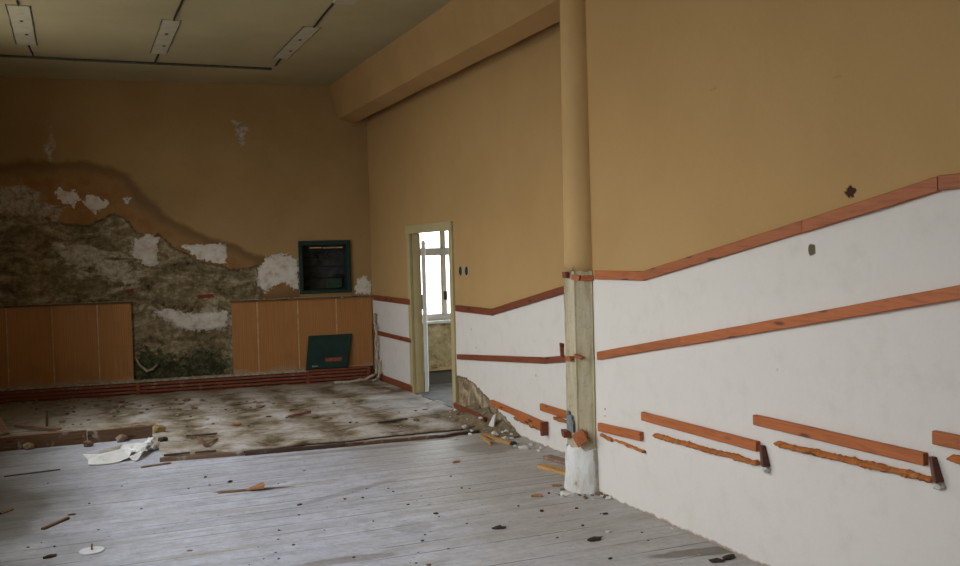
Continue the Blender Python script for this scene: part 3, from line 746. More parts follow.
ragged((XF, 7.08, .265), (XF, 6.55, .262), .034, .035, 'torn orange batten under the board just behind the pillar', seed=4)
# the dark cut end block at the near end of the low far board
def block(name, P, size, rot, mat, label, cat, bevel=.003, jag=0):
    mb = MB(); sx, sy, sz = (q / 2 for q in size); mb.box((-sx, -sy, -sz), (sx, sy, sz))
    if jag:
        mb.v = [(x * (1 + jag * random.uniform(-1, 1)), y * (1 + jag * random.uniform(-1, 1)), z * (1 + jag * random.uniform(-1, 1))) for x, y, z in mb.v]
    o = mb.build(name, mat, bevel=bevel); o.location = P; o.rotation_euler = rot; return tag(o, label, cat)
block('end_block', (XF - .036, 7.165, .165), (.064, .028, .115), (0, 0, 0), 'far_rail_wood', 'dark upright block at the near end of the low board beside the plaster hole', 'block')

rail((XN, 5.655, 1.500), (XN, 5.06, 1.502), .058, T, 'short level orange-brown upper rail right beside the pillar')
rail((XN, 5.058, 1.503), (XN, 3.657, 1.756), .058, T, 'orange-brown upper rail climbing from the short level piece by the pillar, full of nail holes')
rail((XN, 3.655, 1.757), (XN, 2.870, 1.902), .060, T, 'orange-brown upper rail below the dark hole in the tan wall')
rail((XN, 2.866, 1.905), (XN, 1.2, 1.907), .060, T, 'level orange-brown upper rail at the top right end of the wall')
rail((XN, 5.650, .957), (XN, 4.683, 1.128), .054, T, 'short brown middle rail climbing from the right side of the pillar')
rail((XN, 4.680, 1.128), (XN, 1.6, 1.676), .055, T + .002, 'long brown middle rail climbing across the white wall to the right')
rail((XN, 5.66, .477), (XN, 5.135, .501), .056, T + .004, 'orange-brown step board fixed to the right side of the pillar', 'rail_wood', 'step_board', 'board')
rail((XN, 5.116, .630), (XN, 4.02, .634), .053, T + .004, 'orange-brown step board with a black knot, second from the pillar', 'rail_wood', 'step_board', 'board')
rail((XN, 4.041, .770), (XN, 2.955, .769), .053, T + .004, 'longest-looking orange-brown step board with a cracked left end, below the middle rail', 'rail_wood', 'step_board', 'board')
rail((XN, 2.910, .870), (XN, 1.8, .872), .056, T + .004, 'orange-brown step board running out at the right edge, with dark knots', 'rail_wood', 'step_board', 'board')
ragged((XN, 5.46, .395), (XN, 5.10, .382), .022, .022, 'short torn orange batten under the step board at the pillar', seed=11)
ragged((XN, 5.64, .400), (XN, 5.50, .385), .030, .026, 'stub of splintered wood right against the pillar below the step board', seed=12)
ragged((XN, 4.995, .502), (XN, 4.03, .518), .034, .034, 'torn orange batten below the board with the black knot', seed=13)
ragged((XN, 3.889, .645), (XN, 2.915, .665), .036, .036, 'long torn orange batten below the board with the cracked end', seed=14)
ragged((XN, 2.84, .768), (XN, 1.9, .775), .036, .036, 'torn orange batten below the step board at the right edge', seed=15)
def wedge(Y, z0, z1, label):
    mb = MB(); w = .022; P = []
    for z, dy, d in ((z0, -.036, .046), (z1, .0, .028)):
        P += [(0, dy - w / 2, z - z0), (-d, dy - w / 2, z - z0), (-d, dy + w / 2, z - z0), (0, dy + w / 2, z - z0)]
    mb.hexa(P); o = mb.build('end_block', 'end_wood', bevel=.003); o.location = (XN - .001, Y, z0); tag(o, label, 'block')
    return o
wedge(3.955, .528, .628, 'slanting dark end block at the right end of the board with the black knot')
wedge(2.896, .672, .768, 'slanting dark end block at the right end of the board with the cracked end')
def chunk(name, P, r, mat, label, cat, flat=.6, group=None, seed=0):
    bm = bmesh.new(); bmesh.ops.create_icosphere(bm, subdivisions=2, radius=1)
    for v in bm.verts: v.co *= 1 + .45 * nz(v.co + Vector((seed * 3.7, seed, 0)), 1.4)
    for v in bm.verts: v.co = Vector((v.co.x * r, v.co.y * r, v.co.z * r * flat))
    me = bpy.data.meshes.new(name); bm.to_mesh(me); bm.free(); me.materials.append(M[mat])
    o = bpy.data.objects.new(name, me); COL.objects.link(o); o.location = P; o.rotation_euler = (0, 0, seed * 1.3); return tag(o, label, cat, group)
for k, (Y, z, tx) in enumerate(((3.925, .508, 'board with the black knot'), (2.866, .655, 'board with the cracked end'))):
    chunk('plaster_crumb', (XN - .016, Y, z), .022, 'plaster_chip', 'white plaster crumb under the dark end block of the ' + tx, 'plaster', .8, None, k + 2)

# wooden remains round the pillar
def pill(name, px, py, w, h, d, mat, label, cat, jag=.15, roll=0.0):
    P = on_pillar(px, py, .150); a = math.atan2(P.y - PC.y, P.x - PC.x)
    P = P + Vector((math.cos(a), math.sin(a), 0)) * (d / 2 - .004)
    return block(name, P, (d, w, h), (roll, 0, a), mat, label, cat, .003, jag)
pill('wood_fragment', 567, 275, .050, .042, .030, 'far_rail_wood', 'wooden fragment at the left of the ring of wood round the pillar', 'wood fragment')
pill('wood_fragment', 576.5, 277.5, .062, .036, .026, 'rail_wood', 'wooden fragment in the middle of the ring of wood round the pillar', 'wood fragment', .08, -.12)
pill('wood_fragment', 587.5, 278, .082, .036, .026, 'rail_wood', 'wooden fragment at the right of the ring of wood, touching the upper rail', 'wood fragment', .06, .0)
pill('wood_fragment', 563.6, 350, .03, .095, .030, 'far_rail_wood', 'upright splinter on the left side of the pillar at middle rail height', 'wood fragment', .25)
pill('wood_fragment', 571, 358.5, .060, .030, .034, 'rail_wood', 'short wooden stub on the front of the pillar at middle rail height, left piece', 'wood fragment', .15, .1)
pill('wood_fragment', 579.5, 356.5, .062, .024, .034, 'rail_wood', 'short wooden stub on the front of the pillar at middle rail height, right piece', 'wood fragment', .15, -.35)
pill('wood_block', 568.5, 433.5, .085, .050, .045, 'far_rail_wood', 'reddish wooden block on the left front of the pillar under the grey tin patch', 'block', .16)
pill('wood_block', 582.5, 437, .075, .085, .05, 'rail_wood', 'larger brown wooden block on the front of the pillar above the white foot', 'block', .28, .5)
# grey tin plate: two overlapping sheets
P = on_pillar(570.5, 422, .150); a = math.atan2(P.y - PC.y, P.x - PC.x); P = P + Vector((math.cos(a), math.sin(a), 0)) * .004
tp = MB(); tp.box((-.006, -.038, -.05), (.006, .030, .05)); tp.box((-.009, -.018, -.065), (.004, .042, .015)); tp.box((-.006, -.036, .05), (.004, -.005, .075))
o = tp.build('tin_patch', 'grey_tin', bevel=.002); o.location = P; o.rotation_euler = (0, 0, a); tag(o, 'grey tin patch low on the left front of the bare concrete pillar', 'patch')

# ------------------------------------------------------------------ switches beside the door
for (px, py, lb) in ((461, 271, 'left black oval switch hole beside the doorway'), (467, 271, 'right black oval switch hole beside the doorway')):
    p = onX(px, py, XF); root = empty('wall_switch', p); tag(root, lb, 'switch', 'switch holes beside the doorway')
    for nm, r, d0, d1, mt in (('rim', 1.25, -.002, .006, 'socket_rim'), ('hole', 1.0, .004, .009, 'socket_black')):
        mb = MB(); n = 20; A = []; B = []
        for k in range(n):
            a = 2 * PI * k / n; A.append((-d0, .040 * r * math.cos(a), .047 * r * math.sin(a))); B.append((-d1, .036 * r * math.cos(a), .044 * r * math.sin(a)))
        mb.face(A); mb.face(B)
        for k in range(n): mb.face([A[k], A[(k + 1) % n], B[(k + 1) % n], B[k]])
        mb.build(nm, mt, root)

# ------------------------------------------------------------------ back wall furniture
def panel_unit(label, seams, z0, ztop):
    """brown boards side by side on the back wall, seams in px at the foot and head, from right to left"""
    root = empty('wall_panelling', mw=BW_M @ Matrix.Translation((seams[0], .012, z0))); tag(root, label, 'wall panelling')
    for i in range(len(seams) - 1):
        a, b = seams[i] - seams[0], seams[i + 1] - seams[0]
        mb = MB(); mb.box((a + .005, 0, 0), (b - .005, .016, ztop - z0)); mb.build('panel_board', 'panel_board', root, bevel=.002)
        if i:
            st = MB(); st.box((a - .0065, .006, .0), (a + .0065, .020, ztop - z0 - .005)); st.build('joint_strip', 'pale_trim', root)
    tr = MB(); tr.box((-.01, -.008, ztop - z0), (seams[-1] - seams[0] + .01, .045, ztop - z0 + .022)); tr.build('top_strip', 'kerb_wood', root, bevel=.003)
    d = MB(); nn = int((seams[-1] - seams[0]) / .03)
    for i in range(nn):
        x = i * .03 + random.uniform(0, .02); r = random.uniform(.004, .012); d.box((x, .006, ztop - z0 + .020), (x + .02 + r, .03, ztop - z0 + .024 + r * .6 * random.random()))
    o = d.build('dust_line', 'ledge_dust', root)
    return root
sR = [bw(p, 297 if p > 240 else 300)[0] for p in (371.5, 335.5, 297, 256.5, 230.5)]
zR = bw(300, 298)[1] - .02
panel_unit('brown striped panelling to the right of the bare patch, below the small cupboard hole', sR, .19, zR)
sL = [bw(p, 302)[0] for p in (131.5, 97, 51.5, 6, -10)]
zL = bw(60, 304)[1] - .02
panel_unit('brown striped panelling at the left end of the back wall, in the dark corner', sL, .19, zL)

# long slatted skirting box in three lengths
GT = .195
gs = [bw(371, 372, .13)[0], bw(306.5, 376, .13)[0], bw(136.5, 386, .13)[0], bw(-10, 395, .13)[0]]
glab = ['red-brown slatted skirting box in the right corner under the green lid', 'long red-brown slatted skirting box below the bare mossy wall', 'red-brown slatted skirting box in the dark left corner']
for i in range(3):
    a, b = gs[i], gs[i + 1]; W = b - a
    root = empty('slatted_skirting_box', mw=BW_M @ Matrix.Translation((a, 0, 0))); tag(root, glab[i], 'skirting box')
    bkp = MB(); bkp.box((.004, .0, .0), (W - .004, .098, GT - .02)); bkp.build('backing', 'rotten_wood', root)
    sl = MB()
    for k in range(4):
        z = .012 + k * .043
        wv = [.004 * nz((j * .7 + i * 9, k * 3, 0)) for j in range(12)]
        for j in range(11):
            x0, x1 = .004 + (W - .008) * j / 11, .004 + (W - .008) * (j + 1) / 11
            sl.hexa([(x0, .118 + wv[j], z), (x1, .118 + wv[j + 1], z), (x1, .138 + wv[j + 1], z - .002), (x0, .138 + wv[j], z - .002), (x0, .118 + wv[j], z + .022), (x1, .118 + wv[j + 1], z + .022), (x1, .136 + wv[j + 1], z + .024), (x0, .136 + wv[j], z + .024)])
    sl.build('slats', 'red_slat_wood', root)
    pt = MB(); pt.box((W - .035, .134, .0), (W + .003, .146, GT - .015)); pt.build('upright', 'red_slat_wood', root, bevel=.002)
    if i == 0:
        pt = MB(); pt.box((.01, .134, .0), (.045, .146, GT - .015)); pt.build('upright', 'red_slat_wood', root, bevel=.002)
    tp = MB(); tp.box((.0, .0, GT - .019), (W, .125, GT)); tp.build('top_board', 'red_slat_wood' if i == 0 else 'ledge_dust', root, bevel=.002)
    du = MB()
    for k in range(int(W / .022)):
        x = random.uniform(.02, W - .04); y = random.uniform(.02, .105); r = random.uniform(.006, .018) * (.5 if i == 0 and x < 1.0 else 1)
        du.box((x, y, GT - .001), (x + r * 1.6, y + r, GT + r * .6))
    if i > 0: q = du.build('dust', 'ledge_dust', root); q['kind'] = 'stuff'

# small cupboard set into the wall
W_, H_ = s1n - s0n, z1n - z0n
cab = empty('wall_cupboard', mw=BW_M @ Matrix.Translation((s0n, 0, z0n))); tag(cab, 'small doorless dark green cupboard set into the back wall above the panelling', 'cupboard')
mb = MB(); mb.box((0, -.22, 0), (W_, -.205, H_)); mb.build('back_panel', 'cavity_back', cab)
mb = MB(); mb.box((-.01, -.22, -.01), (.018, .0, H_ + .01)); mb.box((W_ - .018, -.22, -.01), (W_ + .01, .0, H_ + .01)); mb.box((.018, -.22, -.01), (W_ - .018, .0, .012)); mb.box((.018, -.22, H_ - .012), (W_ - .018, .0, H_ + .01)); mb.build('case', 'green_metal_dark', cab)
mb = MB(); fw = .048
mb.box((-.03, .0, -.02), (fw - .03, .03, H_ + .025)); mb.box((W_ - fw + .03, .0, -.02), (W_ + .03, .03, H_ + .025)); mb.box((fw - .03, .0, H_ - .03), (W_ - fw + .03, .028, H_ + .025)); mb.box((fw - .03, .0, -.02), (W_ - fw + .03, .028, .022)); mb.build('frame', 'green_metal', cab, bevel=.003)
mb = MB(); mb.box((.02, -.204, H_ * .50), (W_ - .02, -.17, H_ * .50 + .014)); mb.build('shelf_rail', 'socket_black', cab)
mb = MB(); mb.box((.02, -.204, H_ * .27), (W_ - .02, -.15, H_ * .27 + .016)); mb.build('shelf_rail', 'socket_black', cab)
mb = MB(); mb.box((.06, -.19, H_ * .06), (.26, -.16, H_ * .26)); mb.build('fuse_board', 'fuse_board', cab, bevel=.003)
mb = MB(); mb.box((.06, -.05, H_ - .075), (W_ * .52, -.035, H_ - .058)); mb.box((W_ * .55, -.05, H_ - .072), (W_ - .12, -.035, H_ - .056)); mb.build('bracket', 'pale_trim', cab, bevel=.002)
rr = random.Random(4)
for k in range(5):
    x = .18 + rr.random() * .30; pts = [(x, -.15, H_ - .10 - rr.random() * .04)]
    for j in range(5): pts.append((pts[-1][0] + rr.uniform(-.05, .05), -.14 + rr.uniform(-.03, .03), pts[-1][2] - rr.uniform(.0, .035)))
    mb = MB(); mb.tube(pts, .006, 6); mb.build('wire', 'black_cable', cab, smooth=True)
mb = MB(); mb.tube([(W_ - .05, -.1, H_ * .28), (W_ - .06, -.08, H_ * .15), (W_ - .13, -.06, H_ * .07), (W_ * .5, -.05, .035), (W_ * .25, -.06, .03), (.06, -.08, .05)], .008, 6); mb.build('wire', 'black_cable', cab, smooth=True)
mb = MB(); mb.tube([(W_ - .13, -.12, H_ * .36), (W_ - .16, -.11, H_ * .41), (W_ - .20, -.11, H_ * .38), (W_ - .19, -.11, H_ * .31), (W_ - .14, -.12, H_ * .30)], .010, 6); mb.build('wire', 'black_cable', cab, smooth=True)
mb = MB(); mb.tube([(.05, -.12, H_ * .315), (.12, -.11, H_ * .33), (.19, -.11, H_ * .31)], .013, 6); mb.build('wire', 'black_cable', cab, smooth=True)

# its lid leaning on the panelling
a0, _ = bw(305.5, 368, .075); a1, _ = bw(347.5, 367, .075); b0, zt = bw(308.5, 336, .03); b1, _ = bw(352, 333, .03)
lid = empty('cupboard_lid', mw=BW_M @ Matrix.Translation((a1, .075, GT + .001))); tag(lid, 'dark green metal lid with red and pale stickers leaning on the brown panelling', 'lid')
hgt = zt - GT; sh0, sh1 = b1 - a1, b0 - a0; wd = a0 - a1
def lidpt(u, v, d): return Vector((u * (wd + v * (sh1 - sh0)) + v * sh0, -v * .045 + d, v * hgt + d * .07))
mb = MB(); mb.hexa([lidpt(0, 0, 0), lidpt(1, 0, 0), lidpt(1, 0, .018), lidpt(0, 0, .018), lidpt(0, 1, 0), lidpt(1, 1, 0), lidpt(1, 1, .018), lidpt(0, 1, .018)]); mb.build('lid_panel', 'green_metal', lid, bevel=.004)
mb = MB()
for u0, u1, v0, v1 in ((0.02, .98, 0.02, .05), (.02, .98, .95, .98), (.02, .05, .05, .95), (.95, .98, .05, .95)):
    mb.hexa([lidpt(u0, v0, .018), lidpt(u1, v0, .018), lidpt(u1, v0, .024), lidpt(u0, v0, .024), lidpt(u0, v1, .018), lidpt(u1, v1, .018), lidpt(u1, v1, .024), lidpt(u0, v1, .024)])
mb.build('lid_rim', 'green_metal', lid)
for nm, mt, (u0, u1, v0, v1) in (('red_sticker', 'red_sticker', (.17, .56, .21, .32)), ('pale_sticker', 'pale_sticker', (.72, .86, .075, .115))):
    mb = MB(); mb.hexa([lidpt(u0, v0, .018), lidpt(u1, v0, .018), lidpt(u1, v0, .0195), lidpt(u0, v0, .0195), lidpt(u0, v1, .018), lidpt(u1, v1, .018), lidpt(u1, v1, .0195), lidpt(u0, v1, .0195)]); mb.build(nm, mt, lid)

# torn strips hanging in the corner and curling on to the floor
def strip(pts, r, label, mat='torn_strip'):
    P = []
    for i in range(len(pts) - 1):
        for k in range(6): P.append(pts[i].lerp(pts[i + 1], k / 6) + Vector((nz((i, k, 1), .9), nz((i, k, 2), .9), nz((i, k, 3), .9))) * .008)
    P.append(pts[-1]); mb = MB(); mb.tube(P, [r * (.7 + .5 * random.random()) for _ in P], 6); o = mb.build('torn_strip', mat, smooth=True); return tag(o, label, 'torn strip')
V3 = Vector
strip([V3((3.545, 11.98, .88)), V3((3.548, 12.02, .80)), V3((3.55, 11.97, .62)), V3((3.545, 12.0, .50)), V3((3.55, 11.95, .36)), V3((3.54, 11.94, .22)), V3((3.50, 11.86, .12)), V3((3.36, 11.82, .07)), V3((3.12, 11.80, .055)), V3((2.95, 11.84, .05))], .020, 'pale torn strip hanging down the back corner and curling out over the floor')
strip([V3((3.548, 11.90, .76)), V3((3.55, 11.93, .66)), V3((3.552, 11.91, .50)), V3((3.555, 11.93, .40))], .012, 'short pale torn strip beside the middle rail in the back corner')
strip([V3((3.545, 11.86, .30)), V3((3.54, 11.83, .16)), V3((3.50, 11.75, .075)), V3((3.40, 11.68, .06))], .016, 'short pale torn strip lying at the foot of the back corner')

# curled scrap of board in the mossy gap
sA, zA = bw(136, 359, .03); sB, zB = bw(147, 371, .04); sC, zC_ = bw(158, 364, .03)
mb = MB(); pts = [bwp(sA, zA, .02), bwp(sA - .04, (zA + zB) / 2 + .0, .035), bwp(sB, zB, .05), bwp((sB + sC) / 2, (zB + zC_) / 2 - .02, .04), bwp(sC, zC_, .02)]
mb.tube(pts, [.008, .014, .018, .016, .006], 6); tag(mb.build('curled_scrap', 'torn_strip', smooth=True), 'pale curled scrap on the mossy wall beside the left panelling', 'scrap')

# ------------------------------------------------------------------ ceiling: pale marks of lamps, conduit and cable
KC = (ZC - EYE) / (3.956 - EYE)
marks = [('pale ragged lamp plate on the ceiling, leftmost of the three', -.375, 9.60, 11.29, .19), ('pale lamp plate on the ceiling with a cable at both ends, middle of the three', .955, 9.78, 11.39, .165), ('pale lamp plate on the ceiling nearest the beam', 2.30, 9.68, 11.29, .165)]
for lb, x, y0, y1, w in marks:
    x, y0, y1, w = x * KC, y0 * KC, y1 * KC, w * KC
    mb = MB(); n = 26; t_ = .010; prev = None
    for i in range(n):
        y = y0 + (y1 - y0) * i / (n - 1); wl_ = w / 2 + .006 * nz((y * 9, x, 0)); wr_ = w / 2 + .006 * nz((y * 9, x, 7))
        cur = [(-wl_, y - y0, 0), (wr_, y - y0, 0), (wr_ - .004, y - y0, -t_), (-wl_ + .004, y - y0, -t_)]
        if prev:
            for k in range(4): mb.face([prev[k], prev[(k + 1) % 4], cur[(k + 1) % 4], cur[k]])
        else: mb.face(cur)
        prev = cur
    mb.face(prev)
    root = empty('lamp_plate', (x, y0, ZC)); tag(root, lb, 'lamp plate', 'old lamp plates on the ceiling')
    mb.build('plate', 'fixture_mark', root)
    ed = MB()
    for sgn in (-1, 1): ed.tube([(sgn * (w / 2 + .004 + .006 * nz((j * .4, x, sgn))), (y1 - y0) * j / 14, -.004) for j in range(15)], .005, 5)
    ed.build('ragged_edge', 'conduit_dark', root)
    for q in ((.0, .55), (.02, 1.1)):
        h = MB(); h.box((q[0] - .014, q[1] - .02, -t_ - .004), (q[0] + .014, q[1] + .02, -t_)); h.build('screw_hole', 'socket_black', root)
def ctube(pts, r, label, mat='conduit_dark', name='ceiling_cable', cat='cable'):
    mb = MB(); mb.tube(pts, r, 8); return tag(mb.build(name, mat, smooth=True), label, cat)
cz = ZC - .014
ctube([(x, 11.93 * KC + .012 * nz((x * .8, 0, 0)), cz) for x in np.linspace(XL + .02, 2.31 * KC, 30)], .014, 'long dark conduit along the ceiling near the back wall', 'conduit_dark', 'ceiling_conduit', 'conduit')
for k, (x, y0, y1, a, b, lb) in enumerate(((-.36, 11.30, 11.91, 0, .03, 'short dark cable from the leftmost lamp plate to the conduit'), (.955, 11.40, 11.94, 0, .0, 'short dark cable from the middle lamp plate to the conduit'), (2.30, 11.30, 11.72, .0, .02, 'short dark cable from the lamp plate nearest the beam towards the conduit'),
                                         (-.375, 7.0, 9.58, 0, 0, 'dark cable running forward from the leftmost lamp plate'), (.98, 7.0, 9.76, .0, -.01, 'dark cable running forward from the middle lamp plate'), (2.29, 8.72, 9.66, -.02, .02, 'dark cable running forward from the lamp plate nearest the beam'))):
    x, y0, y1 = x * KC, y0 * KC, y1 * KC
    ctube([(x + a * (1 - f) + b * f + .006 * nz((f * 5, k, 0)), y0 + (y1 - y0) * f, ZC - .009) for f in np.linspace(0, 1, 10)], .009, lb, 'black_cable')
mb = MB(); mb.box((-.09, -1.6, -.010), (.09, 0, 0)); o = mb.build('lamp_plate', 'fixture_mark', loc=(2.36 * KC, 8.70 * KC, ZC)); tag(o, 'end of a pale lamp plate cut off by the top edge of the picture', 'lamp plate')

# ------------------------------------------------------------------ things on the floor
def plank(px0, px1, w, t, label, mat='dusty_wood', name='plank', cat='plank', z=0.0, lift=0.0, jag=.0, group=None, ext0=0):
    """a board lying flat between two points of the floor seen at px0 and px1"""
    A, B = onZ(*px0, z), onZ(*px1, z)
    return plankw(A, B, w, t, label, mat, name, cat, z, lift, jag, group)
def plankw(A, B, w, t, label, mat, name='plank', cat='plank', z=0.0, lift=0.0, jag=0.0, group=None, roll=0.0):
    A, B = Vector(A), Vector(B); d = B - A; L = d.length; n = max(2, int(L / .06)); mb = MB(); rings = []
    sd = random.random() * 50
    for i in range(n + 1):
        x = L * i / n; w0 = w / 2 * (1 + jag * nz((x * 7, sd, 0))); w1 = w / 2 * (1 + jag * nz((x * 7, sd, 9)))
        e = (random.uniform(-.5, .5) * w * jag * 2) if i in (0, n) else 0
        b = len(mb.v); rings.append(b); c = min(.003, t / 4)
        for (yy_, zz_) in ((-w0, 0), (-w0, t - c), (-w0 + c, t), (w1 - c, t), (w1, t - c), (w1, 0)): mb.v.append((x + e * (yy_ / w), yy_, zz_ * (1 + .4 * jag * nz((x * 9, sd, 3)))))
    for i in range(n):
        for k in range(6): mb.f.append((rings[i] + k, rings[i] + (k + 1) % 6, rings[i + 1] + (k + 1) % 6, rings[i + 1] + k)); mb.mi.append(0)
    mb.f.append(tuple(rings[0] + k for k in range(6))); mb.f.append(tuple(rings[-1] + k for k in range(6))[::-1]); mb.mi += [0, 0]
    o = mb.build(name, mat); o.location = (A.x, A.y, z + .0005)
    o.rotation_euler = (roll, -math.atan2(lift, L), math.atan2(d.y, d.x)); return tag(o, label, cat, group)

# kerb boards on edge at the left
kb = MB(); kb.box((0, 0, 0), (1.05, .035, .125)); o = kb.build('kerb_board', 'kerb_wood', loc=(-1.0, 9.455, .0), bevel=.004); o.rotation_euler = (0, 0, -.012); tag(o, 'reddish kerb board on edge at the far left, nearest the dark corner', 'board')
kb = MB(); kb.box((0, 0, 0), (.56, .035, .112)); o = kb.build('kerb_board', 'kerb_wood', loc=(.055, 9.445, .0), bevel=.004); o.rotation_euler = (0, 0, -.02); tag(o, 'shorter brown kerb board on edge behind the crumpled white sheet', 'board')
kb = MB(); kb.box((0, 0, 0), (.93, .30, .022)); o = kb.build('kerb_plank', 'kerb_wood', loc=(-1.0, 9.497, .062), bevel=.004); tag(o, 'flat reddish plank lying behind the far left kerb board', 'plank')
o = plankw((.34, 9.72, 0), (.66, 9.66, 0), .09, .02, 'short brown plank lying behind the shorter kerb board', 'dusty_wood', z=.072, jag=.2)
block('yellow_block', (.68, 9.50, .062), (.085, .075, .07), (.25, .2, .5), 'yellow_block', 'yellowish block at the right end of the shorter kerb board', 'block', .006, .15)
for k, (px, py, r, lb) in enumerate(((29, 448, .045, 'brown lump of rubble in front of the far left kerb board'), (88, 445, .04, 'brown lump of rubble in front of the joint of the kerb boards'), (121, 440, .05, 'upright lump of rubble in front of the shorter kerb board'))):
    p = onZ(px, py); chunk('rubble_lump', (p.x, p.y - .03 - r, r * .55), r, 'dusty_wood', lb, 'rubble', .8, None, k + 20)
# bits behind the kerb, far left
plank((16, 427), (60, 430), .045, .02, 'thin reddish stick on the dusty floor behind the far left kerb', 'kerb_wood', 'stick', 'stick', .045)
mb = MB(); mb.box((-.012, -.012, 0), (.012, .012, .17)); p = onZ(47, 427, .04); o = mb.build('stake', 'rotten_wood', loc=(p.x, p.y, .03)); o.rotation_euler = (0, .03, 0); tag(o, 'short dark stake standing behind the far left kerb', 'stake')
A = onZ(2, 438, .04); mb = MB(); mb.box((-.24, 0, 0), (.06, .28, .02)); o = mb.build('loose_board', 'dusty_wood', loc=(A.x, A.y + .1, .05), bevel=.003); o.rotation_euler = (.4, -.02, .3); tag(o, 'square dusty board lying tilted behind the kerb at the left edge', 'board')

# step edge: battens along the edge of the raised floor
plankw(onZ(160, 461.5), onZ(244, 455), .055, .03, 'long brown batten lying along the step, beside the white sheet', 'dusty_wood', 'batten', 'batten', jag=.12)
plankw(onZ(245, 455.5), onZ(345, 446.5), .045, .03, 'dark rotten batten along the middle of the step', 'rotten_wood', 'batten', 'batten', jag=.25)
plankw(onZ(346, 446.6), onZ(437, 437.8), .040, .028, 'reddish rotten batten along the step, between the middle and the doorway', 'kerb_wood', 'batten', 'batten', jag=.25)
plankw(onZ(436, 438), onZ(478, 432.5), .06, .028, 'dark rotten batten at the right end of the step by the wall', 'rotten_wood', 'batten', 'batten', jag=.35)
plankw(onZ(164, 457, .03), onZ(190, 454.5, .03), .03, .012, 'thin dark strip lying on the raised floor just behind the long brown batten', 'rotten_wood', 'stick', 'stick', .04, jag=.3)
plankw(onZ(195, 454.5, .03), onZ(216, 452.5, .03), .03, .012, 'small black strip just behind the long brown batten', 'rotten_wood', 'stick', 'stick', .04, jag=.3)
plankw(onZ(186, 437.5, .03), onZ(217, 435, .03), .04, .012, 'black splinter lying in the dust between the two small sticks', 'rotten_wood', 'stick', 'stick', .038, jag=.4)
plankw(onZ(378, 424, .03), onZ(406, 420, .03), .05, .012, 'black splinter on the pale floor in front of the doorway', 'rotten_wood', 'stick', 'stick', .038, jag=.4)
plankw(onZ(199, 438, .04), onZ(206, 446, .04), .035, .02, 'short brown stick in the dust above the long brown batten', 'wood_chip', 'stick', 'stick', .036, jag=.2)
plankw(onZ(207, 445, .04), onZ(217, 438.5, .04), .022, .012, 'thin tan stick crossing the short brown stick', 'dusty_wood', 'stick', 'stick', .038, jag=.2)
plankw(onZ(289, 417.5, .04), onZ(310, 412.5, .04), .03, .02, 'red stick lying alone on the dusty floor', 'far_rail_wood', 'stick', 'stick', .04, jag=.1)
plankw(onZ(141, 468), onZ(171, 463.5), .03, .012, 'thin brown splinter below the crumpled white sheet', 'dusty_wood', 'stick', 'stick', jag=.3)
plankw(onZ(4, 477), onZ(60, 470), .016, .008, 'long thin strip on the boards near the left edge', 'rotten_wood', 'stick', 'stick', jag=.2)
plankw(onZ(0, 514.5), onZ(12, 510), .03, .012, 'brown splinter at the left edge of the boards', 'wood_chip', 'stick', 'stick', jag=.2)
plankw(onZ(43, 530), onZ(68, 519), .026, .014, 'brown stick on the grey boards above the white disc', 'kerb_wood', 'stick', 'stick', jag=.2)
plankw(onZ(218, 493.5), onZ(262, 489.5), .03, .014, 'splintered brown strip along the long dark stain on the boards', 'dusty_wood', 'stick', 'stick', jag=.35)
p = onZ(256, 490.5); mb = MB(); mb.hexa([(-.06, -.02, 0), (.05, -.035, 0), (.05, .03, 0), (-.05, .03, 0), (-.055, -.018, .004), (.06, -.03, .03), (.055, .03, .035), (-.045, .03, .006)]); tag(mb.build('wood_flake', 'orange_chip', loc=(p.x, p.y, .014)), 'raised orange flake on the long dark stain in the boards', 'wood chip')
# yellow sticks and orange boards by the right wall
plankw(onZ(481.5, 436.5), onZ(492, 445.5), .035, .022, 'yellow stick pointing towards the camera near the rubble at the wall', 'yellow_wood', 'stick', 'stick', jag=.1)
plankw(onZ(485, 436), onZ(512, 445), .05, .022, 'longer yellow stick with a dark end near the rubble at the wall', 'yellow_wood', 'stick', 'stick', jag=.1)
p = onZ(513.5, 445.5); chunk('dark_lump', (p.x, p.y, .018), .03, 'dark_chip', 'dark lump at the near end of the longer yellow stick', 'lump', .6, None, 3)
A = Vector((3.47, 7.10, 0)); plankw(onZ(541, 467.5), Vector((3.36, 5.98, 0)), .085, .025, 'nearer orange board lying on the floor behind the pillar', 'yellow_wood', 'plank', 'plank', jag=.1)
plankw(onZ(547, 458.5), Vector((3.52, 6.1, 0)), .085, .025, 'farther orange board lying on the floor behind the pillar, against the wall', 'dusty_wood', 'plank', 'plank', jag=.1)

# crumpled sheet: two long folded flaps and a knotted end
def cpt(x, y, z): return onZ(60 + x / 6.857, 420 + y / 6.857, z)
SV = dict(a=(150, 235, .006), b=(280, 203, .055), c=(430, 168, .070), d=(560, 156, .075), e=(604, 170, .060), f=(520, 207, .035), g=(405, 203, .028), h=(300, 228, .020),
          p=(325, 236, .050), q=(440, 208, .055), i=(195, 276, .012), j=(198, 310, .004), k=(330, 302, .006), l=(412, 288, .006), m=(472, 250, .030), n=(500, 214, .055),
          u=(525, 222, .050), r=(562, 240, .030), s=(522, 284, .004), t=(494, 282, .004), v=(240, 262, .040))
SF = ['abh', 'ahi', 'bcgh', 'cdfg', 'def', 'hgqp', 'hpv', 'hvi', 'ivj', 'vpkj', 'pqlk', 'qnml', 'gfnq', 'fenu'.replace('enu', 'un'), 'feu', 'eru', 'rstu', 'umtu'[:3]]
SF = [f for f in SF if len(set(f)) >= 3]
org = cpt(330, 250, 0); bm = bmesh.new(); bv = {k_: bm.verts.new(cpt(*q_) - org) for k_, q_ in SV.items()}
for f in SF: bm.faces.new([bv[k_] for k_ in f])
